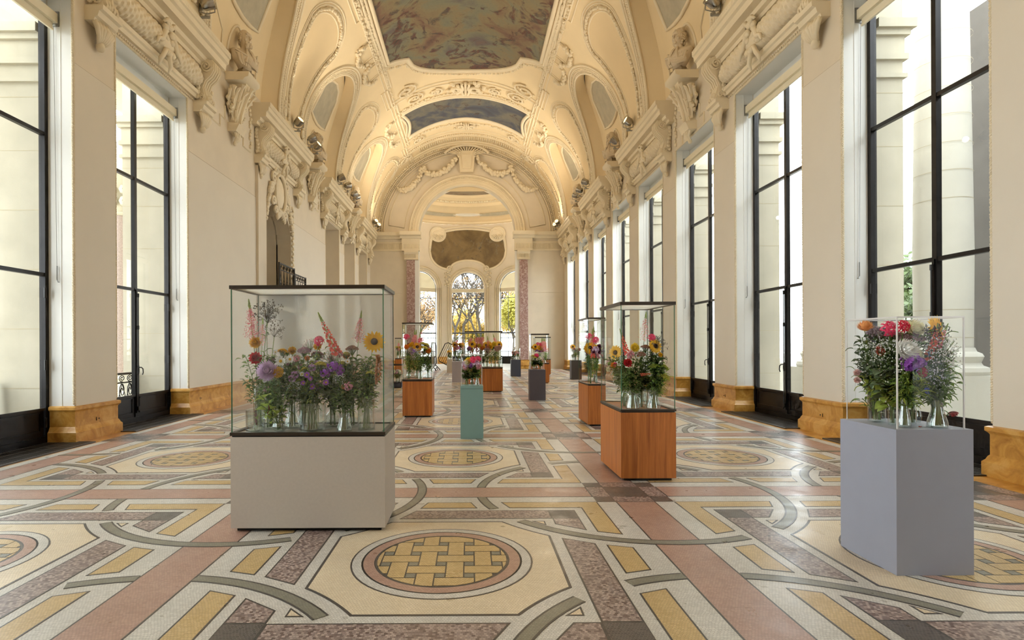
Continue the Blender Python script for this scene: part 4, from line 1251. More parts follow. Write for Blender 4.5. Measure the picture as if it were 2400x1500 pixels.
for w in WPH:
    for sg in (-1,1): rot.add([RP(w+sg*hwp, 0), RP(w+sg*hwp, ZSP), RP(w+sg*hwp, ZSP, RR+.5), RP(w+sg*hwp, 0, RR+.5)], [(0,1,2,3)])
wr = rot.build('wall_rotunda', M['wall'], smooth=30); tag(wr, 'curved wall of the far rotunda with three arched windows', 'wall', kind='structure')
md = MB()
for w in WPH:
    for off, r in ((.12,.05),(.3,.06),(.42,.035)):
        p = [(w-hwp-off/RR, .6), (w-hwp-off/RR, ZSP)] + [(w - (WR_+off)/RR*math.cos(math.pi*i/20), ZSP + (WR_+off)*math.sin(math.pi*i/20)) for i in range(21)] + [(w+hwp+off/RR, ZSP), (w+hwp+off/RR, .6)]
        md.tube([RP(a, z, RR-.02) for a, z in p], r, 6)
md.build('window_surround', M['stucco'], wr, 180)
bs = MB(); fr = []
for a in [-R(110)+R(220)*i/60 for i in range(61)]:
    if any(abs(a-w) < hwp for w in WPH): 
        if fr: bs.sweep(fr, BP); fr = []
        continue
    n_ = Vector((-math.sin(a), -math.cos(a), 0)); fr.append((RP(a, 0), n_, Vector((0,0,1))))
bs.sweep(fr, BP)
b = bs.build('baseboard_rotunda', M['ochre'], smooth=30); tag(b, 'ochre marble base round the far rotunda', 'baseboard', kind='structure')
# ceiling of the rotunda: cornice ring, cove with blind openings, painted crown
cv = MB(behind)
prf = [(RR,11.9),(RR-.25,11.95),(RR-.3,12.1),(RR-.05,12.15),(RR-.12,12.45),(RR-.6,12.9),(RR-1.4,13.12),(RR-1.5,13.08),(RR-1.6,13.3),(RR-2.6,13.55),(RR-2.7,13.5),(RR-2.8,13.7),(0,14.1)]
cv.lathe(prf, 72, (X0, RC, 0))
rc = cv.build('ceiling_rotunda', M['vault'], smooth=30); tag(rc, 'coved cream ceiling of the far rotunda', 'ceiling', kind='structure')
pz = MB(behind); pz.lathe([(RR-2.85,13.68),(RR-4.5,13.85),(0,14.06)], 60, (X0, RC, 0)); pz = pz.build('ceiling_painting', M['paint_pale'], smooth=180)
tag(pz, 'pale round mural on the rotunda ceiling seen through the arch', 'painting')
orn = MB(behind)
for i in range(200):
    a = 2*math.pi*i/200; orn.blob((X0+(RR-2.0+.12*math.sin(i*1.9))*math.cos(a), RC+(RR-2.0)*math.sin(a), 13.36), .1, 6, 4)
orn.build('stucco_wreath', M['stucco'], rc, 180)
for sg in (-1, 1):
    lun_ = MB(); n = 24
    vs_ = []
    for i in range(n+1):
        t = i/n; a = sg*(R(9) + R(56)*t); h = .26*math.sin(math.pi*(.25+.75*t))
        vs_ += [RP(a, 12.62-h*.5, RR-.38), RP(a, 12.62+h*.5, RR-.52)]
    lun_.add(vs_, [(2*i,2*i+1,2*i+3,2*i+2) for i in range(n)]); lun_.build('cove_opening', M['oculus'], rc)
el = MB(); pts = [RP(R(11)*math.cos(q), 12.66+.13*math.sin(q), RR-.47) for q in [2*math.pi*j/24 for j in range(24)]]
el.add(pts, [tuple(range(24))]); el.build('cove_medallion', M['white'], rc)
# painting over the central window
pt = MB(); PW = R(27.5)
def prot(u, v):
    a = -PW + 2*PW*u; t = abs(2*u-1)
    top = min(11.55 - .8*t**2, 9.55 + 2.0*math.sqrt(max(0, 1-t**5)))
    bot = 8.05 + .8*math.sqrt(max(0, 1-(t/.46)**2)) if t < .46 else 9.55 - 1.5*math.sqrt(max(0, 1-((t-.46)/.54)**2))
    return RP(a, bot + (top-bot)*v, RR-.03)
pto = pt.grid(prot, 60, 8).build('wall_painting', M['paint_brown'], smooth=180); tag(pto, 'brown allegorical mural with shaped edge above the central far window', 'painting')
fr_ = MB(); n = 60
fr_.tube([prot(i/n, 1) for i in range(n+1)] + [prot(1-i/n, 0) for i in range(n+1)], .1, 6, closed=True)
fr_.tube([prot(i/n, 1)+Vector((0,-.05,.22)) for i in range(n+1)], .08, 6)
fr_.build('picture_frame', M['stucco'], pto, 180)
for sg in (-1,1):
    ds = MB(); ca = sg*R(21.5); cz = 11.0
    ring_ = [RP(ca + .68/RR*math.cos(q), cz + .6*math.sin(q), RR-.1) for q in [2*math.pi*j/26 for j in range(26)]]
    ds.add(ring_, [tuple(range(26))]); ds.tube(ring_, .07, 6, closed=True)
    for i in range(7):
        q = R(200+i*24) if sg > 0 else R(-20-i*24)
        ds.tube([RP(ca + .1/RR*math.cos(q), cz+.1*math.sin(q), RR-.14), RP(ca + .5/RR*math.cos(q), cz+.45*math.sin(q), RR-.16)], [.03,.08], 5)
    ds.build('corner_shell', M['stucco'], pto, 180)
    sc_ = MB()
    for i in range(26):
        q = i*.42; r = .03 + .28*i/26
        sc_.blob(RP(sg*(R(13.2) + r/RR*math.cos(q)), 8.1 + r*math.sin(q), RR-.1), .075, 6, 4)
    for i in range(14): sc_.blob(RP(sg*(R(14.5) + R(1.6)*math.sin(i*1.7)), 7.8-i*.09, RR-.08), (.12,.06,.09), 6, 4)
    sc_.build('scroll_corner', M['stucco'], pto, 180)
# window frames of the rotunda
for wi, w in enumerate(WPH):
    nm = ['left', 'central', 'right'][wi]; wn += 1
    win = thing(f'window_{wn}', f'{nm} arched window of the far rotunda', 'window', (0,0,0), kind='structure')
    rf = RR + .3
    fb = MB(); k = MB()
    P = lambda t, z: RP(w + t/RR, z, rf)
    fb.tube([P(-WR_,.0), P(-WR_,ZSP)] + [P(-WR_*math.cos(math.pi*i/20), ZSP+WR_*math.sin(math.pi*i/20)) for i in range(1,20)] + [P(WR_,ZSP), P(WR_,0)], .05, 4)
    for t in (-.69, 0, .69): fb.tube([P(t,.2), P(t,ZSP-.3)], .025, 4)
    for z, r in ((.6,.05),(2.62,.055),(2.2,.025),(5.6,.025)): fb.tube([P(-WR_,z), P(0,z), P(WR_,z)], r, 4)
    for a in (40, 90, 140): fb.tube([P(.67*math.cos(R(a)), ZSP+.67*math.sin(R(a))), P(WR_*math.cos(R(a)), ZSP+WR_*math.sin(R(a)))], .022, 4)
    fb.tube([P(.67*math.cos(math.pi*i/12), ZSP+.67*math.sin(math.pi*i/12)) for i in range(13)], .022, 4); fb.tube([P(0,ZSP),P(0,ZSP+.67)], .022, 4)
    fb.build('frame', M['iron'], win)
    tb = MB(); tb.box(-WR_, WR_, -.08, .08, ZSP-.32, ZSP-.02); o = tb.build('transom_box', M['blind'], win); o.location = RP(w, 0, rf-.1); o.rotation_euler.z = -w
    kp = MB(); kp.box(-WR_, WR_, -.02, .02, 0, .6); o = kp.build('kick_panel', M['iron'], win); o.location = RP(w, 0, rf); o.rotation_euler.z = -w
    for i in range(4):
        t0 = -WR_ + i*.69
        for z0, z1 in ((.65,2.6),(2.68,6.1)): 
            g = MB().box(-.33,.33,-.004,.004,z0,z1).build('pane', M['winglass'], win); g.location = RP(w+(t0+.345)/RR, 0, rf); g.rotation_euler.z = -w
    fan = MB(); fan.add([P(0,ZSP)] + [P(WR_*math.cos(math.pi*i/16), ZSP+WR_*math.sin(math.pi*i/16)) for i in range(17)], [(0,i+1,i+2) for i in range(16)])
    fan.build('fanlight_pane', M['winglass'] if wi == 1 else M['blindtrans'] if 'blindtrans' in M else M['winglass'], win)
    if wi != 1:
        bl_ = MB(); bl_.add([RP(w, ZSP-.1, rf-.06)] + [RP(w+1.34/RR*math.cos(math.pi*i/16), ZSP-.1+1.4*math.sin(math.pi*i/16), rf-.06) for i in range(17)], [(0,i+1,i+2) for i in range(16)])
        M['sheer'] = M.get('sheer') or leafmat('sheer_blind', (226,214,180), .12, .02)
        o = bl_.build('roller_blind', M['sheer']); tag(o, f'drawn cream half-round blind on the {nm} rotunda window', 'blind', 'rotunda blinds')

# ------------------------------------------------------------------ outside the hall
gr = MB().box(-60, 60, -20, 140, -.6, -.25).build('ground', M['asphalt']); tag(gr, 'pale terrace paving outside the windows', 'ground', kind='structure')
def stone_pier(depth):
    mb = MB(); a, b = HALF+.56, HALF+.56+depth
    mb.box(a, b, -.5, .5, -.25, 6.35)
    cap = MB()
    for z0, z1, e in ((6.05,6.12,.05),(6.35,6.45,.06),(6.45,6.75,.02),(6.75,6.85,.08),(6.85,7.0,.14),(7.0,7.9,.0)):
        cap.box(a, b+e, -.5-e, .5+e, z0, z1)
    js = MB()
    for z in (.9, 1.9, 2.9, 3.9, 4.9, 5.8): js.box(a, b+.003, -.503, .503, z, z+.012)
    return mb.mesh('shaft', M['stone']), cap.mesh('capital', M['stone']), js.mesh('joints', M['stonejoint'])
M['stonejoint'] = simple('stone_joint', (186,174,146), .8, var=.05)
M['darkstone'] = plaster('dark_stone', (92,88,84), .15, .3, .85)
sp_r = stone_pier(.5); sp_l = stone_pier(1.0)
for s in (1, -1):
    for k in range(-1, 9 if s == 1 else 3):
        t = thing('stone_pier', f'pale stone pier outside the {SN[s]} windows, ' + (f'beyond the {ordw(k-1)} window' if k > 0 else 'beside the viewer' if k < 0 else 'before the first window'), 'pier', (X0, YC(k), 0), 0, 'outside piers', scale=(s,1,1))
        for nm, me in zip(('shaft','capital','joints'), sp_r if s == 1 else sp_l): obj(nm, me, t)
pv = MB().box(X0+12.9, X0+17, -6, 14.6, -.25, 10).build('wall_shade_block', M['darkstone']); tag(pv, 'added dark grey block past the right column, shading the near windows', 'wall', kind='structure')  # dark block added to darken the strip past the column and block sky
# columns of the right terrace on pedestals
cl = MB(); cl.lathe([(.62,1.5),(.64,3.5),(.6,6.2),(.56,8.6)], 24)
clj = MB()
for i in range(12): clj.lathe([(.633,1.7+i*.56),(.633,1.71+i*.56)], 24)
cb = MB(); cb.lathe([(.66,.95),(.92,.95),(.95,1.02),(.92,1.1),(.8,1.14),(.76,1.2),(.8,1.28),(.82,1.32),(.78,1.38),(.68,1.42),(.64,1.5)], 24); cb.box(-.95,.95,-.95,.95,-.25,.95)
clm, cbm, cjm = cl.mesh('shaft', M['stone2'], 40), cb.mesh('base', M['stone2'], 40), clj.mesh('joints', M['stonejoint'])
for k in range(0, 4):
    t = thing('stone_column', f'white drum column on a high base outside, {ordw(k)} along the right terrace', 'column', (X0+10.0, YC(k)+1.7, 0), 0, 'terrace columns', scale=(.78,.78,1))
    obj('shaft', clm, t); obj('base', cbm, t); obj('joints', cjm, t)
# left loggia: granite columns, slab, iron balcony railings
gc = MB(); gc.lathe([(.36,.9),(.37,3.),(.33,5.0)], 20); gcm = gc.mesh('shaft', M['granite'], 60)
gk = MB(); gk.lathe([(.34,5.0),(.4,5.04),(.36,5.1),(.42,5.2),(.38,5.5),(.5,5.75),(.58,5.95),(.58,6.05)], 16)
for i in range(26): 
    a = 2*math.pi*i/13; gk.blob((.46*math.cos(a), .46*math.sin(a), 5.35+.3*(i%2)), (.1,.1,.14), 5, 4)
gk.box(-.6,.6,-.6,.6,6.05,6.8); gk.box(-.5,.5,-.5,.5,-.25,.7); gk.lathe([(.5,.7),(.5,.78),(.4,.82),(.36,.9)], 16)
gkm = gk.mesh('capital', M['stone'], 40)
for k in range(0, 3):
    t = thing('granite_column', f'speckled granite column of the left loggia, {ordw(k)} along', 'column', (X0-9.0, YC(k)+1.1, 0), 0, 'loggia columns')
    obj('shaft', gcm, t); obj('capital', gkm, t)
ls = MB().box(X0-9.2, X0-8.05, YBACK, YC(2)+4, 7.91, 8.2).build('loggia_ceiling', M['stone']); tag(ls, 'stone ceiling slab of the loggia outside the left windows', 'ceiling', kind='structure')
for k in (0, 1):
    t = thing('balcony_railing', f'black scrolled iron balcony railing outside the {ordw(k)} left window', 'railing', (0,0,0), 0, 'balcony railings')
    scroll_rail('scroll_panel', YC(k)+.57, YC(k)+3.2, .3, .98, X0-7.7, t, M['iron2'])
# trees in the park beyond the rotunda
M['bark'] = simple('bark', (70,62,52), .9, var=.2)
LEAFC = [leafmat('leaf_gold', (190,160,70), .3), leafmat('leaf_amber', (168,134,88), .3), leafmat('leaf_green', (104,122,70), .3), leafmat('leaf_lime', (168,160,70), .3)]
def tree(x, y, h, spread, leaf, nleaf, label, seed, zl=.3):
    r = random.Random(seed); t = thing('park_tree', label, 'tree', (x,y,-.3), 0, 'park trees')
    mb = MB(); ends = []
    def grow(p, d, L, rad, lev):
        q = p + d*L; mid = p + d*L*.5 + Vector((r.uniform(-1,1), r.uniform(-1,1), 0))*L*.05
        mb.tube([p, mid, q], [rad, rad*.85, rad*.65], 5 if lev < 2 else 3, caps=False)
        if lev >= 2: ends.append(q); ends.append(mid)
        if lev < 6:
            for _ in range(3 if lev < 4 else 2):
                nd = (d + Vector((r.uniform(-1,1), r.uniform(-1,1), r.uniform(-.15,.7)))*spread).normalized()
                grow(q if r.random() < .7 else mid, nd, L*r.uniform(.6,.8), rad*.68, lev+1)
    grow(Vector((0,0,0)), Vector((0,0,1)), h*.27, h*.015, 0)
    mb.build('branches', M['bark'], t)
    lv = MB()
    for _ in range(nleaf):
        c = r.choice(ends) + Vector((r.gauss(0,.3), r.gauss(0,.3), r.gauss(0,.3)))
        if c.z > h*zl*3: continue
        a = Vector((r.uniform(-1,1), r.uniform(-1,1), r.uniform(-1,1))).normalized(); b = a.orthogonal().normalized(); s_ = r.uniform(.08,.16)
        lv.add([c-a*s_, c-b*s_*.6, c+a*s_, c+b*s_*.6], [(0,1,2,3)])
    lo = lv.build('foliage', LEAFC[leaf], t); lo['kind'] = 'stuff'
tree(X0-1.4, 58, 13, .75, 1, 2200, 'bare tree with amber leaves behind the central far window', 1, .18)
tree(X0+1.2, 60, 14, .7, 0, 1800, 'tall bare tree with a few golden leaves outside the central far window', 2, .16)
tree(X0+4.6, 57, 9, .9, 3, 7000, 'golden green bushy tree outside the right rotunda window', 3)
tree(X0-5.6, 60, 10, .85, 1, 1500, 'thin amber tree outside the left rotunda window', 4)
tree(X0+.4, 66, 7, 1.0, 0, 7000, 'low golden tree far behind the central window', 5)
tree(X0+7.0, 64, 8, .95, 0, 4000, 'yellow autumn tree at the far right of the park', 6)
tree(X0-.6, 62, 15, .8, 1, 3500, 'dense bare tree spreading behind the left half of the central window', 11, .2)
tree(X0+2.6, 63, 14, .8, 1, 3000, 'dense bare tree spreading behind the right half of the central window', 12, .2)
tree(X0-1.8, 70, 9, 1.0, 0, 6000, 'golden thicket low behind the central far window', 13)
tree(X0+5.4, 62, 8, 1.0, 0, 7000, 'golden thicket low behind the right rotunda window', 14)
tree(X0-6.6, 66, 9, .95, 1, 4500, 'amber thicket low behind the left rotunda window', 15)
tree(X0+16, 21, 7, .95, 2, 4000, 'green shrub beyond the right terrace columns', 7)
tree(X0+15.2, 18.4, 4.2, .95, 2, 3500, 'green bush behind the nearest terrace column', 8)
for sg, k in ((1, 'right'), (-1, 'left')):
    pass
t = thing('balcony_railing', 'low black iron railing outside the rotunda windows', 'railing')
mb = MB()
for i in range(81):
    x = X0-8+i*.2; mb.tube([(x,51,.0),(x,51,1.0)], .015, 4)
mb.tube([(X0-8,51,1.0),(X0+8,51,1.0)], .03, 4); mb.build('railing_bars', M['iron2'], t)['kind'] = 'stuff'

# ------------------------------------------------------------------ spotlights on the cornices
sb = MB(); sb.lathe([(0,-.14),(.1,-.14),(.14,-.08),(.15,.06),(.16,.14),(.135,.14),(.12,.06),(0,.04)], 16)
sbm = sb.mesh('lamp_body', M['chrome'], 40)
sl = MB(); sl.lathe([(0,.11),(.12,.11)], 16); slm = sl.mesh('lens', M['lens'])
sy_ = MB(); sy_.tube([(-.17,0,0),(-.17,0,-.2),(0,0,-.24),(.17,0,-.2),(.17,0,0)], .014, 5); sy_.lathe([(.0,-.32),(.06,-.32),(.06,-.28),(.02,-.27),(.02,-.22)], 10); sy_.box(-.04,.26,-.04,.04,-.325,-.31); sym = sy_.mesh('yoke', M['steel'], 40)
SPOTS = {-1: [2.6, 4.4, 6.2, 10.4, 12.6, 19.3, 20.9, 21.6, 25.7, 27.0, 28.5, 29.1, 34.9, 36.0], 1: [2.6, 4.4, 6.2, 10.4, 12.6, 19.4, 21.2, 26.6, 28.0, 29.0, 35.3, 36.1]}  # the nearest on each side are unseen, added to brighten the near hall
for s in (1, -1):
    for i, y in enumerate(SPOTS[s]):
        t = thing('spotlight', f'metal spotlight on the {SN[s]} cornice, {ordw(i)} from the viewer', 'spotlight', (X0 + s*5.7, y, 9.33), 0, 'cornice spotlights')
        d = Vector((-s*rnd.uniform(.75,1), rnd.uniform(-.6,.35) if y < 26 else rnd.uniform(.5,1.1) if y < 30 else rnd.uniform(-1.4,-.9), rnd.uniform(.35,.75))).normalized()
        q = d.to_track_quat('Z', 'X').to_euler()
        yo = obj('yoke', sym, t, (0,0,0), (0,0,0 if s > 0 else math.pi))
        hb = obj('lamp_body', sbm, t, (0,0,0), q); obj('lens', slm, hb)
        l = bpy.data.lights.new('spot_beam', 'SPOT'); l.energy = LAMP*(.6 if y < 8 else 1 if y < 30 else 1.1); l.color = (1,.86,.66); l.spot_size = R(120); l.spot_blend = .7; l.shadow_soft_size = .1
        lo = bpy.data.objects.new('spot_beam', l); col.objects.link(lo); lo.parent = t; lo.location = d*.2
        lo.rotation_euler = d.to_track_quat('-Z', 'Y').to_euler()
for i, x in enumerate((-4.6, 0+4.6)):  # unseen lamps on shelves, added to brighten the rotunda
    t = thing('spotlight', f'added unseen spotlight behind the {SN[-1 if i == 0 else 1]} side of the far arch', 'spotlight', (X0+x, YEND+1.25, 9.33), 0, 'cornice spotlights')
    MB().box(-.5,.5,-.36,.3,-.42,-.32).build('shelf', M['stucco'], t)
    d = Vector((-x*.06, .55, .8)).normalized(); q = d.to_track_quat('Z','X').to_euler()
    obj('yoke', sym, t); hb = obj('lamp_body', sbm, t, (0,0,0), q); obj('lens', slm, hb)
    l = bpy.data.lights.new('spot_beam', 'SPOT'); l.energy = LAMP*3.2; l.color = (1,.86,.66); l.spot_size = R(150); l.spot_blend = .7; l.shadow_soft_size = .1
    lo = bpy.data.objects.new('spot_beam', l); col.objects.link(lo); lo.parent = t; lo.location = d*.17; lo.rotation_euler = d.to_track_quat('-Z','Y').to_euler()
# ------------------------------------------------------------------ folded crowd barriers leaning near the left of the far arch
bt = thing('crowd_barrier', 'dark tubular steel barrier with upright bars leaning near the far windows', 'barrier', (-2.2, 35.2, 0), R(-12))
mb = MB(); W_, H_ = 1.25, 1.15
def fr_rect(x0, z0, x1, z1, r): return [(x0+r,0,z0),(x1-r,0,z0),(x1,0,z0+r),(x1,0,z1-r),(x1-r,0,z1),(x0+r,0,z1),(x0,0,z1-r),(x0,0,z0+r)]
o = MB().tube(fr_rect(0,.25,W_,1.55,.14), .028, 6, closed=True).build('frame', M['black'], bt, 40); o.rotation_euler = (0, R(26), 0); o.location = (0,0,.42)
for i in range(9):
    x = .12 + i*.125; b = MB().tube([(x,0,.27),(x,0,1.53)], .013, 5).build('bar', M['black'], bt); b.rotation_euler = (0, R(26), 0); b.location = (0,0,.42)
MB().tube([(.05,-.3,.02),(.05,-.05,.2),(.05,.05,.2),(.05,.3,.02)], .026, 6).build('foot', M['black'], bt)
MB().tube([(1.1,-.3,.02),(1.1,-.05,.0+.2),(1.1,.05,.2),(1.1,.3,.02)], .026, 6).build('foot', M['black'], bt)
bt2 = thing('crowd_barrier', 'second dark steel barrier seen nearly edge-on before the leaning one', 'barrier', (-2.42, 34.4, 0), R(80))
o = MB().tube(fr_rect(0,.3,W_,1.75,.2), .035, 6, closed=True).build('frame', M['black'], bt2, 40)
for i in range(9):
    x = .12 + i*.125; MB().tube([(x,0,.32),(x,0,1.73)], .013, 5).build('bar', M['black'], bt2)
for x in (.1, 1.1): MB().tube([(x,-.3,.02),(x,-.05,.3),(x,.05,.3),(x,.3,.02)], .03, 6).build('foot', M['black'], bt2)
# ------------------------------------------------------------------ display cases
def pane_box(parent, x0, x1, y0, y1, z0, z1, t, mats, edge, top=True):
    # four glass sides and optional top, with tinted edges, each pane a part
    gf, gs, gb, gt = mats
    e = .004
    def pane(nm, b, m):
        return MB().box(*b).build(nm, m, parent)
    pane('glass_pane', (x0+t, x1-t, y0, y0+t, z0, z1), gf); pane('glass_pane', (x0+t, x1-t, y1-t, y1, z0, z1), gb)
    pane('glass_pane', (x0, x0+t, y0+t, y1-t, z0, z1), gs); pane('glass_pane', (x1-t, x1, y0+t, y1-t, z0, z1), gs)
    if top: pane('glass_top', (x0, x1, y0, y1, z1, z1+t), gt)
    for x in (x0, x1-t):
        for y in (y0, y1-t): MB().box(x, x+t, y, y+t, z0, z1).build('glass_edge', edge, parent)
    if top:
        for bx in ((x0,x1,y0-.001,y0,z1-.003,z1+t),(x0,x1,y1,y1+.001,z1-.003,z1+t),(x0-.001,x0,y0,y1,z1-.003,z1+t),(x1,x1+.001,y0,y1,z1-.003,z1+t)):
            MB().box(*bx).build('glass_edge', edge, parent)
CASES = {}
def framed_case(key, label, xl, xr, yf, yb, zb, zf, zg, zl, body, fog=False, recess=True):
    # xl..xr, yf..yb footprint; body top zb, frame top zf, glass top zg, lid top zl
    cx, cyy = (xl+xr)/2, (yf+yb)/2; w, d = (xr-xl)/2, (yb-yf)/2
    t = thing('display_case', label, 'display case', (cx, cyy, 0))
    MB().box(-w+.04, w-.04, -d+.04, d-.04, 0.003, .035).build('plinth', M['black'], t)
    MB().box(-w, w, -d, d, .035, zb).build('cabinet_body', body, t)
    MB().box(-w+.01, w-.01, -d+.01, d-.01, zb, zb+.012).build('shadow_gap', M['black'], t)
    fr = MB(); q = .03
    for b in ((-w,w,-d,-d+q),(-w,w,d-q,d),(-w,-w+q,-d+q,d-q),(w-q,w,-d+q,d-q)): fr.box(b[0]-.004,b[1]+.004,b[2]-.004 if b[2]==-d else b[2],b[3]+.004 if b[3]==d else b[3], zb+.012, zf)
    fr.build('base_frame', M['frame'], t)
    MB().box(-w+q, w-q, -d+q, d-q, zb+.012, zf-.012).build('case_floor', body, t)
    if fog: gm_ = (M['fogfront'], M['fogfront'], M['fog'], M['fog'])
    else: gm_ = (M['glass'],)*4
    pane_box(t, -w+.006, w-.006, -d+.006, d-.006, zf, zg, .008, gm_, M['edge'], False)
    lid = MB(); q2 = .035
    for b in ((-w-.004,w+.004,-d-.004,-d+q2),(-w-.004,w+.004,d-q2,d+.004),(-w-.004,-w+q2,-d+q2,d-q2),(w-q2,w+.004,-d+q2,d-q2)): lid.box(b[0],b[1],b[2],b[3],zg+.002,zl)
    l = lid.build('lid', M['frame'], t)
    MB().box(-w+q2, w-q2, -d+q2, d-q2, zg+.006, zg+.014).build('frosted_top', M['litpanel'], l)
    CASES[key] = dict(o=t, x0=xl+.06, x1=xr-.06, y0=yf+.06, y1=yb-.06, z=zf-.012, zt=zg-.05)
def plinth_case(key, label, xl, xr, yf, yb, zp, zg, paint, inset_=.025, slab=False):
    cx, cyy = (xl+xr)/2, (yf+yb)/2; w, d = (xr-xl)/2, (yb-yf)/2
    t = thing('display_plinth', label, 'display plinth', (cx, cyy, 0))
    z = zp
    if slab:
        MB().box(-w,w,-d,d,0.003,zp-.05).build('plinth_body', paint, t); MB().box(-w+.008,w-.008,-d+.008,d-.008,zp-.05,zp-.045).build('shadow_gap', M['black'], t); MB().box(-w,w,-d,d,zp-.045,zp).build('plinth_top', paint, t)
    else: MB().box(-w,w,-d,d,0.003,zp).build('plinth_body', paint, t)
    i = inset_
    pane_box(t, -w+i, w-i, -d+i, d-i, zp+.001, zg-.008, .008, (M['acrylic'],)*4, M['acryl_edge'], True)
    CASES[key] = dict(o=t, x0=xl+i+.04, x1=xr-i-.04, y0=yf+i+.04, y1=yb-i-.04, z=zp+.001, zt=zg-.03)
_t = NT('frosted_top_glass'); _t.n.remove(_t.bsdf)
_a = _t.new('ShaderNodeBsdfTransparent'); _a.inputs[0].default_value = (.95,.97,.96,1); _b = _t.new('ShaderNodeBsdfTranslucent'); _b.inputs[0].default_value = (.93,.95,.94,1)
_m = _t.new('ShaderNodeMixShader'); _m.inputs[0].default_value = .55; _t.link(_a.outputs[0], _m.inputs[1]); _t.link(_b.outputs[0], _m.inputs[2]); _t.link(_m.outputs[0], _t.out.inputs[0]); M['litpanel'] = _t.mat
def zat(px, py, Y): return at(px, py, Y).z
def fc(key, label, pl, pr, pyb, dep, ybody, yframe, yglass, ylid, body, fog=False):
    a = ground(pl, pyb); b = ground(pr, pyb); Y = (a.y+b.y)/2; xl = at(pl, pyb, Y).x; xr = at(pr, pyb, Y).x
    pm_ = (pl+pr)/2
    framed_case(key, label, xl, xr, Y, Y+dep, zat(pm_,ybody,Y), zat(pm_,yframe,Y), zat(pm_,yglass,Y), zat(pm_,ylid,Y), body, fog)
def pc(key, label, pl, pr, pyb, dep, ytop, ygl, paint, inset_=.025, slab=False):
    a = ground(pl, pyb); b = ground(pr, pyb); Y = (a.y+b.y)/2; xl = at(pl, pyb, Y).x; xr = at(pr, pyb, Y).x; pm_ = (pl+pr)/2
    plinth_case(key, label, xl, xr, Y, Y+dep, zat(pm_,ytop,Y), zat(pm_,ygl,Y+inset_), paint, inset_, slab)
fc('white', 'large pale grey display case with fogged glass in the foreground', 541, 903, 1247, .63, 1024, 1013, 677, 668, M['caseblank'], True)
fc('wood_right', 'tall walnut display case standing right of centre', 1456, 1585, 1128, 1.02, 967, 959.5, 715, 707, M['wood'])
pc('grey', 'blue-grey plinth with acrylic box before the right window', 2102, 2283, 1350, .58, 1007, 741, M['bluegrey'], .03)
fc('wood_left', 'walnut display case just beyond the fogged case', 943.5, 1013, 978, .78, 894, 889, 759, 756, M['wood'])
pc('teal', 'narrow teal plinth with acrylic box in the middle of the hall', 1079.5, 1133, 1028.7, .46, 905, 831, M['teal'], .015, True)
fc('wide', 'wide walnut display case behind the teal plinth', 1090, 1178.5, 919, .75, 864, 861, 779, 776, M['wood'])
pc('lavender', 'lavender-grey plinth beside the wide walnut case', 1059.5, 1089, 896.5, .8, 847.5, 788, M['lavender'], .03)
pc('beige', 'small beige plinth next to the steel barriers', 1047.5, 1060.5, 873, .42, 842, 818, M['beige'], .02)
pc('navy', 'dark navy plinth before the far arch', 1198, 1220.8, 882.6, .5, 843, 816, M['navy'], .02)
pc('plum', 'slender plum-grey plinth right of the teal one', 1242, 1279, 938.5, .4, 866.6, 826, M['plum'], .035)
fc('wood_a', 'slim walnut display case behind the plum-grey plinth', 1245, 1287.5, 898.5, .7, 853.5, 851, 785, 782, M['wood'])
fc('wood_b', 'farther slim walnut case half hidden behind another walnut case', 1254, 1291, 878.5, .7, 843.5, 841.5, 792, 789.5, M['wood'])
pc('brown', 'dark brown plinth by the right wall of the hall', 1339.5, 1363.5, 889.6, .45, 844.6, 806, M['brown'], .02)
fc('wood_mid', 'walnut display case partly hidden behind the tall walnut one', 1378.3, 1420, 999, .95, 904, 900, 748, 744, M['wood'])
fc('wood_back', 'far walnut display case half hidden on the left behind another case', 926, 941.5, 879, .8, 842, 840, 794, 792, M['wood'])
fc('low', 'low dark-based glass case between the fogged and walnut cases', 912, 942, 909.5, .6, 898, 896, 857, 854, M['navy'])
M['wood2'] = M['wood']

# ------------------------------------------------------------------ flowers
PET = {}
def pet(c, trans=.25):
    if c not in PET: PET[c] = leafmat('petal_%d_%d_%d' % c, tuple(min(250, int(x*1.06+6)) for x in c), .35, .1)
    return PET[c]
M['stem'] = leafmat('green_stem', (92,118,52), .1, .2)
GREENS = [leafmat('leaf_dark', (88,114,56), .35), leafmat('leaf_mid', (120,150,70), .4), leafmat('leaf_light', (168,186,84), .45), leafmat('leaf_olive', (146,150,78), .4), leafmat('leaf_grey', (104,124,92), .2)]
M['seed'] = leafmat('dry_seed', (66,56,44), .05, .2)
M['discbrown'] = simple('flower_centre_brown', (56,36,22), .8, var=.3, scale=120)
M['discyellow'] = simple('flower_centre_yellow', (214,168,40), .8, var=.2, scale=120)
def petal_quad(mb, base_r, L, w, ang, tilt, curl=0.0, z0=0.0, seg=3):
    vs = []
    for i in range(seg+1):
        t = i/seg; r = base_r + L*t*math.cos(tilt + curl*t); z = z0 + L*t*math.sin(tilt + curl*t)
        ww = w*math.sin(math.pi*(.18+.74*t)) if i < seg else w*.12
        ca, sa = math.cos(ang), math.sin(ang)
        vs += [(r*ca - ww*sa, r*sa + ww*ca, z), (r*ca + ww*sa, r*sa - ww*ca, z)]
    mb.add(vs, [(2*i,2*i+1,2*i+3,2*i+2) for i in range(seg)])
BLM = {}
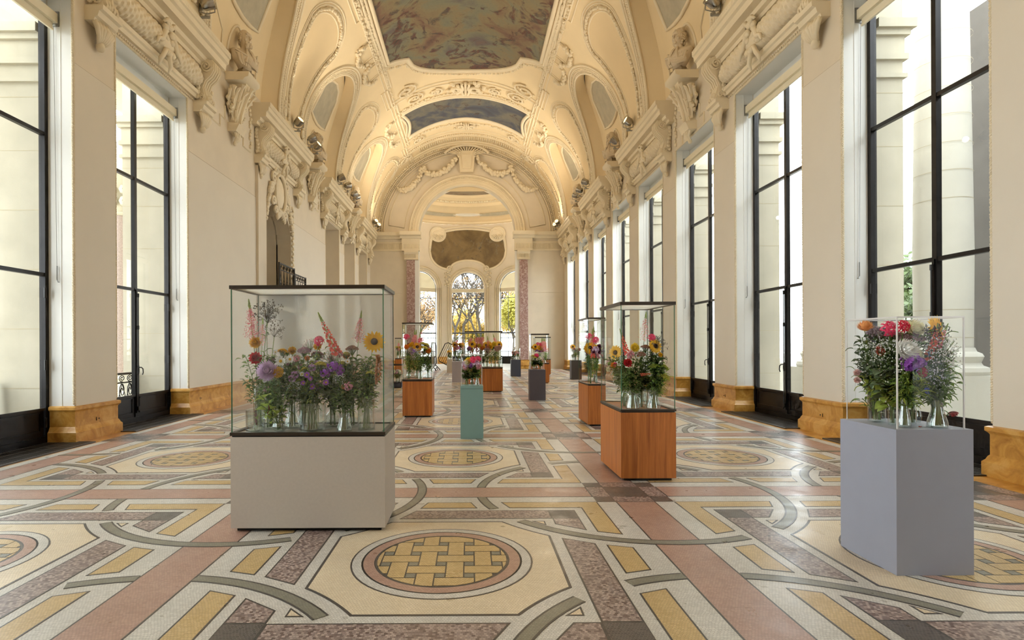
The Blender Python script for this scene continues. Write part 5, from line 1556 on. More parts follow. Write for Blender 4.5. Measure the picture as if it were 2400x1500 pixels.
def bloom_mesh(kind, c, c2=None, var=0):
    key = (kind, c, c2, var)
    if key in BLM: return BLM[key]
    r = random.Random(str(key)); parts = []
    mb = MB()
    if kind == 'sunflower':
        for ring, n in ((0,18),(1,16)):
            for i in range(n): petal_quad(mb, .02, .06, .0115, 2*math.pi*(i+.5*ring)/n + r.uniform(-.08,.08), R(8+18*ring), -.3, .002*ring)
        parts.append(('petals', mb.mesh('petals', pet(c))))
        d = MB(); d.blob((0,0,.004), (.027,.027,.014), 12, 5); parts.append(('centre', d.mesh('centre', M['discbrown'], 60)))
    elif kind == 'mum':
        for ring, (n, tilt, L) in enumerate(((30,-22,.05),(30,-6,.052),(28,10,.05),(24,28,.046),(20,46,.04),(14,64,.034),(8,80,.028))):
            for i in range(n): petal_quad(mb, .006, L*r.uniform(.88,1.1), .0048, 2*math.pi*(i+.5*(ring%2))/n + r.uniform(-.1,.1), R(tilt), .7, .004*ring)
        parts.append(('petals', mb.mesh('petals', pet(c))))
    elif kind == 'dahlia':
        for ring, (n, tilt, L) in enumerate(((12,-5,.042),(12,18,.04),(10,40,.034),(7,62,.028),(5,80,.02))):
            for i in range(n): petal_quad(mb, .004, L, .012, 2*math.pi*(i+.5*(ring%2))/n + r.uniform(-.15,.15), R(tilt), .5, .004*ring)
        parts.append(('petals', mb.mesh('petals', pet(c))))
    elif kind == 'aster':
        for i in range(16): petal_quad(mb, .006, .02, .0036, 2*math.pi*i/16 + r.uniform(-.1,.1), R(12), .2)
        parts.append(('petals', mb.mesh('petals', pet(c))))
        d = MB(); d.blob((0,0,.003), (.007,.007,.004), 8, 4); parts.append(('centre', d.mesh('centre', M['discyellow'])))
    elif kind == 'nerine':
        for k in range(7):
            a0 = 2*math.pi*k/7; e = R(35 if k < 6 else 90)
            ctr = Vector((.04*math.cos(a0)*math.cos(e), .04*math.sin(a0)*math.cos(e), .04*math.sin(e)))
            Mt = Matrix.Translation(ctr) @ ctr.normalized().to_track_quat('Z','Y').to_matrix().to_4x4()
            f = MB()
            for i in range(6): petal_quad(f, .002, .045, .0055, 2*math.pi*i/6 + r.uniform(-.2,.2), R(50), -1.2, 0, 4)
            mb.add(f.v, f.f, 0, Mt); mb.tube([(0,0,-.03), ctr], .002, 4)
        parts.append(('petals', mb.mesh('petals', pet(c))))
    elif kind in ('spike', 'snap'):
        n = 70 if kind == 'spike' else 34; L = .26
        for i in range(n):
            t = i/n; a = i*2.4; rad = (.032 if kind == 'spike' else .03)*(1-t)**.6 + .004
            s_ = (.009 if kind == 'spike' else .017)*(1-.6*t)
            if kind == 'spike':
                for q in range(7):
                    rr_ = rad*2.0*r.uniform(.1,1); aa = r.random()*6.28; zz = t*L*.95 + rr_*.5 + r.uniform(-.01,.01)
                    c_ = Vector((rr_*math.cos(aa), rr_*math.sin(aa), zz)); u_ = Vector((r.gauss(0,1),r.gauss(0,1),r.gauss(.6,1))).normalized(); w_ = u_.orthogonal().normalized()
                    mb.add([c_-u_*.008, c_+w_*.0026, c_+u_*.008, c_-w_*.0026], [(0,1,2,3)])
            else:
                f = MB()
                for j in range(4): petal_quad(f, 0, s_*1.6, s_*.7, j*1.57, R(30), .3, 0, 2)
                d = Vector((math.cos(a), math.sin(a), .3)); Mt = Matrix.Translation((rad*math.cos(a)*.6, rad*math.sin(a)*.6, t*L)) @ d.to_track_quat('Z','Y').to_matrix().to_4x4()
                mb.add(f.v, f.f, 0, Mt)
        parts.append(('florets', mb.mesh('florets', pet(c))))
        d = MB()
        for i in range(16):
            t = i/16; a = i*2.4; d.blob((.01*(1-t)*math.cos(a), .01*(1-t)*math.sin(a), L + t*.07), (.005,.005,.008), 4, 3)
        d.tube([(0,0,0),(0,0,L+.07)], .003, 4); parts.append(('green_tip', d.mesh('green_tip', GREENS[2])))
    elif kind in ('cluster', 'umbel', 'gyp'):
        n, rad, s_ = {'cluster': (36,.048,.0105), 'umbel': (110,.055,.0062), 'gyp': (130,.085,.0038)}[kind]
        st = MB()
        for i in range(n):
            if kind == 'umbel':
                a = i*2.4; q = math.sqrt(i/n); p = Vector((rad*q*math.cos(a), rad*q*math.sin(a), .03*(1-q*q) + r.uniform(-.003,.003)))
            else:
                d = Vector((r.gauss(0,1), r.gauss(0,1), r.gauss(.4,.9))).normalized(); p = d*rad*r.uniform(.5,1)
            if kind == 'cluster':
                f = MB()
                for j in range(7): petal_quad(f, .001, s_*1.5, s_*.5, j*.9, R(20), 0, 0, 2)
                mb.add(f.v, f.f, 0, Matrix.Translation(p) @ p.normalized().to_track_quat('Z','Y').to_matrix().to_4x4())
            else: mb.blob(p, s_*r.uniform(.7,1.2), 4, 3)
            if i % 3 == 0: st.tube([(0,0,-.06), (p.x*.5,p.y*.5,p.z*.3-.02), p], .0012, 3, caps=False)
        parts.append(('florets', mb.mesh('florets', pet(c)))); parts.append(('stalks', st.mesh('stalks', M['stem'])))
    elif kind == 'hang':     # hanging tassel, local -z is down
        for k in range(3):
            px_, py_ = r.uniform(-.012,.012), r.uniform(-.012,.012); L = r.uniform(.16,.24)
            for i in range(36):
                t = i/36; mb.blob((px_+r.uniform(-.006,.006)+.02*math.sin(t*3+k), py_+r.uniform(-.006,.006), -t*L), (.007,.007,.008), 4, 3)
        parts.append(('tassels', mb.mesh('tassels', pet(c))))
    elif kind == 'seedy':
        for i in range(22):
            d = Vector((r.gauss(0,1), r.gauss(0,1), abs(r.gauss(.9,.7)))).normalized(); p = d*r.uniform(.06,.13)
            mb.tube([(0,0,-.02), p*.5+Vector((0,0,.01)), p], .0013, 3, caps=False)
            for q in range(5): mb.blob(p + Vector((r.gauss(0,.009), r.gauss(0,.009), r.gauss(0,.009))), (.0035,.0035,.006), 4, 3)
        parts.append(('seedheads', mb.mesh('seedheads', M['seed'])))
    BLM[key] = parts
    return parts
LEAFM = {}
def leaf_mesh(kind, g):
    if (kind, g) in LEAFM: return LEAFM[kind, g]
    mb = MB(); n = 4
    L, w = {'oval': (.05,.0145), 'thin': (.075,.005), 'broad': (.085,.034)}[kind]
    vs = []
    for i in range(n+1):
        t = i/n; ww = w*math.sin(math.pi*min(.985,.06+t*.93))*(1+.1*math.cos(t*25)); z = L*(.2*math.sin(t*2.6) - .35*t*t)
        vs += [(L*t, ww, z+.006), (L*t, 0, z), (L*t, -ww, z+.006)]
    mb.add(vs, [(3*i,3*i+1,3*i+4,3*i+3) for i in range(n)] + [(3*i+1,3*i+2,3*i+5,3*i+4) for i in range(n)])
    LEAFM[kind, g] = mb.mesh('leaf', GREENS[g], 180)
    return LEAFM[kind, g]
REG = []      # (object, description, case name, screen x) for the labels
def bez(a, b, c, n=7): return [a*(1-t)**2 + b*2*t*(1-t) + c*t*t for t in [i/n for i in range(n+1)]]
def flower(case, kind, c, head, foot, size, desc, fdir=None, leaves=2, g=1, neck=None, rs=None):
    r = rs or rnd
    t = obj('flower_stem' if kind != 'foliage' else 'leafy_stem', None, None, foot)
    head = Vector(head); foot = Vector(foot); h = head - foot
    mid = Vector((h.x*.25, h.y*.25, h.z*.6)) if neck is None else neck
    pts = bez(Vector((0,0,.004)), mid, h)
    MB().tube(pts, [.0035]*4 + [.003]*4, 5).build('stem', M['stem'], t)
    d = (pts[-1]-pts[-2]).normalized() if fdir is None else Vector(fdir).normalized()
    for nm, me in bloom_mesh(kind, c, None, r.randrange(2)):
        o = obj(nm, me, t, h, d.to_track_quat('Z','Y').to_euler() if kind != 'hang' else (0,0,r.random()*6), (size,)*3)
    for i in range(leaves):
        q = .5 + .42*(i+.5)/max(1,leaves); k = q*(len(pts)-1); p = pts[int(k)].lerp(pts[min(int(k)+1,len(pts)-1)], k % 1)
        a = r.random()*6.28; s_ = r.uniform(.7,1.2)
        obj('leaf', leaf_mesh(r.choice(('oval','oval','thin')), g), t, p, (r.uniform(-.3,.3), r.uniform(-.6,.4), a), (s_,)*3)
    REG.append((t, desc, case, VX + F*head.x/head.y)); t['category'] = 'flower'
    return t
def foliage(case, head, foot, g, kind='oval', n=26, spread=.05, desc='leafy green stem', rs=None):
    r = rs or rnd; foot = Vector(foot); head = Vector(head); h = head - foot
    t = obj('leafy_stem', None, None, foot)
    pts = bez(Vector((0,0,.004)), Vector((h.x*.2, h.y*.2, h.z*.6)), h, 9)
    st = MB().tube(pts, .003, 5)
    lf = leaf_mesh(kind, g); mb = MB()
    base = [tuple(v.co) for v in lf.vertices]; fcs = [tuple(p.vertices) for p in lf.polygons]
    n = int(n*1.9)
    for i in range(n):
        q = .36 + .64*(i+.5)/n; k = q*(len(pts)-1); p = pts[int(k)].lerp(pts[min(int(k)+1,len(pts)-1)], k % 1)
        a = i*2.4 + r.uniform(-.4,.4); s_ = r.uniform(.55,1.1)
        off = Vector((math.cos(a), math.sin(a), r.uniform(-.2,.6)))*spread*r.uniform(.2,1)
        st.tube([p, p+off], .0014, 3, caps=False)
        mb.add(base, fcs, 0, Matrix.Translation(p+off) @ Matrix.Rotation(a,4,'Z') @ Matrix.Rotation(r.uniform(-.9,.5),4,'Y') @ Matrix.Rotation(r.uniform(-.7,.7),4,'X') @ Matrix.Scale(s_,4))
    st.build('stem', M['stem'], t); mb.build('foliage', GREENS[g], t, 180)['kind'] = 'stuff'
    REG.append((t, desc, case, VX + F*head.x/head.y)); t['category'] = 'foliage'
    return t
VASEP = {'cyl': [(1,0),(1,1)], 'flask': [(1,0),(1.02,.06),(.98,.2),(.62,.62),(.55,.75),(.72,1)], 'round': [(.5,0),(.9,.12),(1,.35),(.86,.58),(.4,.72),(.36,.86),(.48,1)], 'bottle': [(.9,0),(1,.08),(1,.55),(.6,.72),(.42,.8),(.42,1)]}
VM = {}
def vase(case, kind, x, y, z, r, h, level=.45):
    key = kind
    if key not in VM:
        p = VASEP[kind]; fine = []
        for (a, za), (b, zb) in zip(p[:-1], p[1:]):
            for i in range(4): t = i/4; fine.append((a+(b-a)*t, za+(zb-za)*t))
        fine.append(p[-1])
        g = MB(); g.lathe([(0,.02)] + [(q*.93, max(.02,zz)) for q, zz in fine][::-1][::-1], 18); g.lathe([(0,0)] + fine, 18); g.lathe([(fine[-1][0]*.93,1),(fine[-1][0],1)], 18)
        w = MB(); lv = [(q*.92, zz) for q, zz in fine if zz <= level]; w.lathe([(0,.022)] + [(q, max(.022,zz)) for q, zz in lv] + [(0, lv[-1][1])], 16)
        VM[key] = (g.mesh('glass_body', M['vase'], 50), w.mesh('water', M['water'], 50))
    t = obj('glass_vase', None, None, (x,y,z+.001)); t['category'] = 'vase'
    for nm, me in zip(('glass_body','water'), VM[key]): obj(nm, me, t, (0,0,0), None, (r,r,h))
    REG.append((t, {'cyl':'straight clear glass vase','flask':'waisted glass carafe','round':'round-bellied glass vase','bottle':'clear glass bottle vase'}[kind], case, VX + F*x/y))
    return (x, y, z+.012, r)
def foot_in(v, r=rnd):
    a = r.random()*6.28; q = v[3]*.45*r.random()**.5
    return (v[0]+q*math.cos(a), v[1]+q*math.sin(a), v[2])
def nearest(vs, p): return min(vs, key=lambda v: abs(v[0]-p.x) + .4*abs(v[1]-p.y))

# species list: kind, colour, description
PINK, HOT, CORAL, LILAC, PURPLE, YEL, GOLD, ORANGE, RED, WHITE, CREAM, PLUM, ROSE, OCHRE = (222,130,134), (222,58,104), (222,104,88), (206,180,206), (158,86,186), (240,200,60), (246,178,30), (236,140,50), (190,28,40), (238,234,224), (240,226,196), (120,40,84), (214,150,160), (168,110,58)
def scr(o, sc, cx, cyy): return (o[0]+cx/sc, o[1]+cyy/sc)
def place(case, lst, o, sc, vs, yfun):
    for it in lst:
        kind, c, desc, cx, cyy, size = it[:6]; dep = it[6] if len(it) > 6 else .5; fd = it[7] if len(it) > 7 else None
        C = CASES[case]; px, py = scr(o, sc, cx, cyy); Y = C['y0'] + (C['y1']-C['y0'])*dep
        p = at(px, py, Y)
        mg = {'seedy': .12, 'gyp': .075, 'nerine': .06, 'mum': .05, 'sunflower': .065}.get(kind, .03)*size*1.1 - .03; p.x = min(max(p.x, C['x0']+mg), C['x1']-mg); p.z = min(p.z, C['zt'] - (.335*size if kind in ('spike','snap') else .13*size if kind == 'seedy' else .05*size))
        v = nearest(vs, p)
        flower(case, kind, c, p, foot_in(v), size*(1.0 if kind in ('spike','snap','hang','seedy') else 1.22), desc, fd, leaves=2, g=rnd.randrange(4))
CAM_DIR = (.15, -1, .25)
# --- fogged foreground case
C = CASES['white']; o, sc = (520, 640), 3.5705
def vase_at(case, o, sc, cx, w_, cyt, cyb, kind, dep):
    C = CASES[case]; Y = C['y0'] + (C['y1']-C['y0'])*dep
    px, pt_ = scr(o, sc, cx, cyt); x = at(px, pt_, Y).x; r = w_/sc/2*Y/F; h = (cyb-cyt)/sc*Y/F
    x = min(max(x, C['x0']-.03+r), C['x1']+.03-r)
    return vase(case, kind, x, Y, C['z'], r, h)
vs = [vase_at('white', o, sc, *a) for a in ((280,150,1140,1320,'cyl',.12),(400,110,1150,1310,'bottle',.45),(485,120,1190,1315,'round',.15),(590,130,1110,1300,'flask',.55),(760,220,1085,1320,'cyl',.2),(930,120,1110,1290,'bottle',.7),(1025,125,1155,1310,'flask',.12),(1210,145,1040,1310,'cyl',.25),(260,90,930,1280,'cyl',.75),(1090,110,1120,1290,'bottle',.6),(690,110,1120,1290,'flask',.85))]
place('white', [
 ('spike', PINK, 'pink feathery astilbe plume', 225, 560, 1.15, .55), ('spike', PINK, 'pink feathery astilbe plume', 335, 610, .8, .75), ('snap', CORAL, 'coral snapdragon spike', 965, 680, 1.25, .3, (-.45,0,1)), ('spike', PINK, 'pink feathery astilbe plume', 1140, 590, .95, .75),
 ('mum', GOLD, 'golden pompon flower', 215, 585, .9, .6, CAM_DIR), ('dahlia', RED, 'red dahlia', 285, 715, 1.2, .55, CAM_DIR), ('mum', LILAC, 'large lilac chrysanthemum', 385, 825, 1.5, .12, CAM_DIR), ('umbel', GOLD, 'golden yarrow head', 470, 830, .75, .12, CAM_DIR),
 ('nerine', HOT, 'hot pink spidery nerine', 815, 570, .75, .35, CAM_DIR), ('dahlia', GOLD, 'yellow dahlia', 802, 615, .75, .4, CAM_DIR), ('sunflower', GOLD, 'yellow sunflower', 1275, 575, 1.0, .12, CAM_DIR),
 ('cluster', PURPLE, 'purple aster cluster', 935, 785, 1.0, .12, CAM_DIR), ('cluster', PURPLE, 'purple aster cluster', 865, 835, .75, .12, CAM_DIR), ('cluster', PURPLE, 'purple aster cluster', 985, 815, .85, .2, CAM_DIR), ('aster', PURPLE, 'single purple aster', 712, 853, 1.0, .1, CAM_DIR), ('aster', PURPLE, 'single purple aster', 755, 950, 1.0, .1, CAM_DIR), ('aster', PURPLE, 'single purple aster', 872, 915, 1.0, .1, CAM_DIR), ('aster', PURPLE, 'single purple aster', 680, 920, .8, .1, CAM_DIR), ('aster', PURPLE, 'single purple aster', 742, 882, .8, .1, CAM_DIR),
 ('aster', WHITE, 'white starry flower', 492, 738, 1.7, .2, CAM_DIR), ('aster', WHITE, 'white starry flower', 570, 722, 1.4, .25, CAM_DIR), ('gyp', WHITE, "white baby's breath spray", 925, 722, 1.0, .45), ('gyp', WHITE, "white baby's breath spray", 985, 890, .6, .12), ('gyp', WHITE, "white baby's breath spray", 610, 950, .6, .2), ('gyp', WHITE, "white baby's breath spray", 330, 970, .5, .3),
 ('cluster', ROSE, 'small pink cluster flower', 1060, 950, .7, .08, CAM_DIR), ('umbel', (206,190,70), 'yellow goldenrod head', 830, 775, .9, .3), ('umbel', (206,190,70), 'yellow goldenrod head', 690, 810, .6, .3), ('umbel', GOLD, 'golden yarrow head', 515, 665, .8, .7), ('umbel', (170,130,140), 'dusky mauve umbel', 690, 655, .9, .55), ('umbel', (170,130,120), 'dusky mauve umbel', 800, 690, .9, .6), ('dahlia', ORANGE, 'orange dahlia', 1040, 690, .7, .6, CAM_DIR), ('umbel', (150,110,90), 'brown umbel', 1090, 640, .9, .6), ('dahlia', GOLD, 'yellow dahlia', 590, 650, .8, .8, CAM_DIR), ('gyp', (220,196,200), 'pale pink airy spray', 740, 610, .8, .7),
 ('seedy', (66,56,44), 'dark dry seed sprig', 215, 330, 1.3, .5), ('seedy', (66,56,44), 'dark dry seed sprig', 330, 400, 1.1, .7), ('seedy', (66,56,44), 'dark dry seed sprig', 440, 520, .9, .8), ('hang', OCHRE, 'ochre hanging amaranth tassel', 1305, 690, 1.35, .08), ('hang', (120,20,40), 'dark red hanging amaranth tassel', 285, 1150, .62, .06), ('hang', (120,20,40), 'dark red hanging amaranth tassel', 390, 1110, .45, .1),
], o, sc, vs, None)
for (cx, cyy, dep, g, k, n) in ((250,900,.5,0,'oval',26),(200,700,.6,1,'oval',20),(420,720,.5,0,'oval',30),(460,900,.3,0,'oval',30),(560,800,.4,0,'oval',34),(540,680,.6,0,'oval',30),(640,720,.35,1,'oval',34),(720,720,.3,2,'thin',26),(700,900,.25,0,'oval',34),(780,870,.2,0,'oval',34),(800,760,.4,3,'oval',30),(870,950,.2,0,'oval',34),(930,850,.35,0,'oval',30),(960,960,.2,0,'oval',34),(1040,780,.4,0,'oval',34),(1080,700,.5,1,'oval',30),(1100,880,.3,0,'oval',34),(1180,760,.35,0,'oval',32),(1230,700,.4,1,'oval',30),(1240,850,.3,0,'oval',32),(1290,720,.3,0,'oval',26),(1150,950,.15,1,'oval',24),(640,1000,.2,0,'thin',26),(500,1000,.3,1,'oval',26),(1000,1020,.15,1,'thin',24),(820,650,.7,3,'oval',26),(380,960,.3,1,'oval',26)):
    px, py = scr(o, sc, cx, cyy); Y = C['y0'] + (C['y1']-C['y0'])*dep; p = at(px, py, Y); v = nearest(vs, p)
    foliage('white', p, foot_in(v), g, k, n, .07)
for (cx, cyy) in ((310,1015),(330,1105),(350,1180),(415,1130)):
    px, py = scr(o, sc, cx, cyy); p = at(px, py, C['y0']+.02); v = vs[2]
    f = foliage('white', p, foot_in(v), 2, 'broad', 4, .03, 'lime green leafy tendril')
r_ = random.Random(5); fill = []
for i in range(34):
    kk = r_.choice((('gyp', WHITE, "white baby's breath spray", .55), ('umbel', (196,186,80), 'yellow goldenrod head', .6), ('cluster', (196,150,190), 'pale mauve cluster flower', .6), ('aster', WHITE, 'white starry flower', .8), ('umbel', (150,110,110), 'dusky mauve umbel', .7), ('cluster', ROSE, 'small pink cluster flower', .55), ('dahlia', (226,150,80), 'orange dahlia', .5)))
    fill.append((kk[0], kk[1], kk[2], r_.uniform(330,1260), r_.uniform(660,980), kk[3], r_.uniform(.15,.8), CAM_DIR if kk[0] in ('aster','dahlia','cluster') else None))
place('white', fill, o, sc, vs, None)
for i in range(16):
    px, py = scr(o, sc, 380 + i*58, r_.uniform(680, 900)); Y = C['y0'] + (C['y1']-C['y0'])*r_.uniform(.3,.85); p = at(px, py, Y)
    foliage('white', p, foot_in(nearest(vs, p)), r_.choice((0,1,0,3)), r_.choice(('oval','thin')), 34, .08)
# --- tall walnut case on the right
o, sc = (1180, 720), 3.5705
vs = [vase_at('wood_right', o, sc, *a) for a in ((1080,110,680,838,'flask',.08),(1160,90,680,830,'cyl',.2),(1255,115,680,838,'flask',.08),(1010,60,660,830,'bottle',.3),(1090,80,670,800,'bottle',.45),(1170,80,670,800,'flask',.6),(1030,80,670,780,'bottle',.75),(1120,80,670,780,'round',.85))]
place('wood_right', [
 ('spike', PINK, 'pink feathery astilbe plume', 1175, 290, 1.1, .15), ('nerine', HOT, 'hot pink spidery nerine', 1240, 255, .75, .15, CAM_DIR), ('snap', CORAL, 'coral snapdragon spike', 1040, 400, 1.0, .12, (-.3,0,1)), ('snap', CORAL, 'coral snapdragon spike', 1150, 565, .5, .04, (.5,-.6,.1)),
 ('dahlia', RED, 'red dahlia', 1035, 468, 1.1, .04, CAM_DIR), ('sunflower', GOLD, 'yellow sunflower', 1270, 325, .95, .12, (.4,-1,.3)), ('mum', YEL, 'yellow chrysanthemum', 1095, 340, .9, .15, CAM_DIR), ('sunflower', GOLD, 'yellow sunflower', 905, 380, 1.0, .62, (-.8,-.7,.1)),
 ('mum', ORANGE, 'orange chrysanthemum', 905, 485, .7, .55, (-1,-.6,.1)), ('aster', WHITE, 'white starry flower', 1125, 410, 1.2, .08, CAM_DIR), ('aster', WHITE, 'white starry flower', 1220, 560, 1.2, .06, CAM_DIR), ('seedy', (66,56,44), 'dark dry seed sprig', 1375, 330, 1.0, .1), ('seedy', (66,56,44), 'dark dry seed sprig', 1400, 440, .9, .12), ('seedy', (66,56,44), 'dark dry seed sprig', 1320, 290, .7, .2),
 ('umbel', (176,170,60), 'yellow-green goldenrod head', 1340, 590, 1.1, .06), ('umbel', (150,160,60), 'yellow-green goldenrod head', 1260, 500, 1.0, .06), ('umbel', (150,160,60), 'yellow-green goldenrod head', 1330, 510, 1.1, .1), ('cluster', ROSE, 'small pink cluster flower', 1060, 400, .9, .1, CAM_DIR), ('umbel', (150,100,80), 'brown umbel', 1190, 340, .9, .15), ('umbel', (150,100,80), 'brown umbel', 1150, 400, .9, .1), ('gyp', WHITE, "white baby's breath spray", 880, 560, .9, .6), ('gyp', WHITE, "white baby's breath spray", 930, 620, .8, .5), ('gyp', (216,180,190), 'pale pink airy spray', 830, 480, .9, .85), ('dahlia', HOT, 'hot pink dahlia', 940, 480, .6, .45, (-1,-.6,.1)), ('dahlia', CREAM, 'cream dahlia', 830, 520, .7, .8, (-1,-.6,.1)), ('dahlia', GOLD, 'yellow dahlia', 1310, 400, .6, .1, CAM_DIR),
], o, sc, vs, None)
C = CASES['wood_right']
for (cx, cyy, dep, g, k) in ((1020,560,.1,1,'thin'),(1060,520,.08,0,'oval'),(1100,470,.1,0,'oval'),(1150,470,.1,0,'oval'),(1200,420,.12,0,'oval'),(1160,540,.05,0,'oval'),(1220,480,.06,1,'oval'),(1250,430,.1,0,'oval'),(1290,470,.08,1,'oval'),(1300,560,.05,2,'thin'),(1340,540,.08,2,'thin'),(1350,600,.05,2,'thin'),(1120,600,.06,0,'oval'),(1060,600,.05,1,'thin'),(1260,600,.05,1,'oval'),(1200,380,.2,0,'oval'),(1300,430,.12,0,'broad'),(950,420,.5,0,'oval'),(900,460,.6,1,'oval'),(850,430,.8,0,'oval'),(960,520,.4,0,'oval'),(1000,420,.3,0,'oval'),(1100,380,.25,0,'oval')):
    px, py = scr(o, sc, cx, cyy); Y = C['y0'] + (C['y1']-C['y0'])*dep; p = at(px, py, Y); p.x = min(max(p.x, C['x0']), C['x1']); foliage('wood_right', p, foot_in(nearest(vs, p)), g, k, 34, .06)
# --- blue-grey plinth near the right window
o, sc = (1950, 720), 4.6865
vs = [vase_at('grey', o, sc, *a) for a in ((490,170,870,1280,'cyl',.75),(665,90,1010,1310,'bottle',.35),(790,130,1020,1330,'flask',.1),(880,80,1010,1310,'bottle',.4),(1155,190,1030,1330,'flask',.06),(950,60,1100,1290,'round',.6))]
place('grey', [
 ('mum', (228,168,104), 'peach chrysanthemum', 355, 205, .95, .85, (.0,-.5,1)), ('nerine', HOT, 'hot pink spidery nerine', 620, 240, .95, .4, CAM_DIR), ('nerine', (206,36,70), 'crimson spidery nerine', 770, 150, .75, .2, CAM_DIR), ('mum', WHITE, 'pale blush chrysanthemum', 790, 470, 1.25, .05, CAM_DIR), ('mum', CREAM, 'cream chrysanthemum', 870, 540, 1.0, .15, CAM_DIR), ('mum', CREAM, 'cream chrysanthemum', 880, 245, 1.1, .3, CAM_DIR),
 ('sunflower', GOLD, 'yellow sunflower', 1225, 270, 1.25, .2, (1,-.5,.1)), ('snap', (224,112,84), 'coral and pink snapdragon spike', 1040, 400, .85, .08, (.4,0,1)), ('snap', (214,120,130), 'coral and pink snapdragon spike', 1130, 330, .7, .12, (.1,-.4,1)), ('snap', (224,112,84), 'coral and pink snapdragon spike', 1100, 440, .6, .1, (-.1,-.4,1)),
 ('cluster', PURPLE, 'purple aster cluster', 870, 600, 1.1, .04, CAM_DIR), ('cluster', PURPLE, 'purple aster cluster', 940, 610, .9, .04, CAM_DIR), ('cluster', PURPLE, 'purple aster cluster', 830, 640, .7, .05, CAM_DIR), ('umbel', RED, 'small red umbel', 990, 710, .6, .04, CAM_DIR),
 ('gyp', WHITE, "white baby's breath spray", 560, 470, 1.1, .5), ('gyp', WHITE, "white baby's breath spray", 480, 560, 1.1, .6), ('gyp', WHITE, "white baby's breath spray", 620, 520, .9, .4), ('gyp', WHITE, "white baby's breath spray", 1200, 470, 1.1, .06), ('gyp', WHITE, "white baby's breath spray", 1140, 590, 1.1, .05), ('gyp', WHITE, "white baby's breath spray", 1230, 600, 1.1, .06), ('gyp', WHITE, "white baby's breath spray", 1180, 700, 1.0, .06), ('gyp', WHITE, "white baby's breath spray", 1080, 760, .8, .05), ('gyp', WHITE, "white baby's breath spray", 1170, 880, .7, .05),
 ('seedy', (66,56,44), 'dark dry seed sprig', 1340, 330, 1.1, .1), ('seedy', (66,56,44), 'dark dry seed sprig', 1420, 420, .9, .12), ('seedy', (66,56,44), 'dark dry seed sprig', 1400, 560, .9, .1), ('umbel', (140,112,110), 'dusky mauve umbel', 870, 360, 1.3, .3), ('umbel', (140,112,110), 'dusky mauve umbel', 660, 340, 1.3, .5), ('umbel', (120,100,104), 'dusky mauve umbel', 520, 290, 1.2, .6), ('dahlia', CORAL, 'coral dahlia', 515, 485, .8, .5, CAM_DIR), ('aster', (90,110,200), 'blue cornflower', 1035, 918, .9, .04, CAM_DIR), ('aster', (90,110,200), 'blue cornflower', 1075, 515, .8, .06, CAM_DIR), ('dahlia', (170,40,40), 'drooping red poppy', 1335, 1150, .65, .05, (-.2,-.5,-1)), ('dahlia', (228,196,190), 'pale pink orchid bloom', 275, 720, .6, .9, (-.6,-1,0)), ('dahlia', (228,196,190), 'pale pink orchid bloom', 265, 800, .5, .9, (-.6,-1,0)),
], o, sc, vs, None)
C = CASES['grey']
for (cx, cyy, dep, g, k, n) in ((330,330,.85,4,'oval',24),(300,440,.9,4,'oval',20),(380,500,.7,4,'oval',30),(340,600,.8,4,'oval',26),(450,420,.6,0,'oval',30),(600,420,.5,0,'oval',30),(520,640,.5,4,'broad',22),(640,640,.4,1,'thin',24),(700,480,.35,0,'oval',30),(780,380,.3,0,'oval',30),(930,440,.2,0,'oval',34),(880,740,.1,2,'thin',40),(960,760,.08,2,'thin',40),(780,780,.1,1,'oval',30),(1000,560,.15,0,'oval',34),(1060,620,.12,1,'oval',34),(1110,500,.12,0,'oval',34),(1000,680,.1,1,'thin',34),(1150,760,.06,1,'thin',30),(1250,700,.08,1,'thin',30),(1280,820,.06,1,'oval',18),(1200,640,.08,1,'thin',34),(250,680,.9,1,'thin',8),(330,1000,.9,1,'thin',6),(420,780,.7,2,'oval',26),(560,880,.5,2,'broad',12),(860,900,.1,1,'oval',24),(980,300,.15,1,'thin',26),(1190,200,.15,1,'thin',20),(700,900,.25,3,'oval',20)):
    px, py = scr(o, sc, cx, cyy); Y = C['y0'] + (C['y1']-C['y0'])*dep; p = at(px, py, Y); p.x = min(max(p.x, C['x0']), C['x1']); p.z = min(p.z, C['zt']-.04); foliage('grey', p, foot_in(nearest(vs, p)), g, k, n, .05)
# fallen petals
for i, (cx, cyy, c) in enumerate(((965,1310,(150,60,40)),(1100,1335,(70,90,50)))):
    px, py = scr(o, sc, cx, cyy); q = MB()
    for j in range(5): petal_quad(q, 0, .014, .006, j*1.3, R(15), .3)
    p = at(px, py, C['y0']+.03); ob = q.build('fallen_petal', pet(c), None, None, (p.x, p.y, C['z']+.002)); tag(ob, ['small rust-red fallen petal on the blue-grey plinth', 'small green fallen leaf scrap on the blue-grey plinth'][i], 'petal')
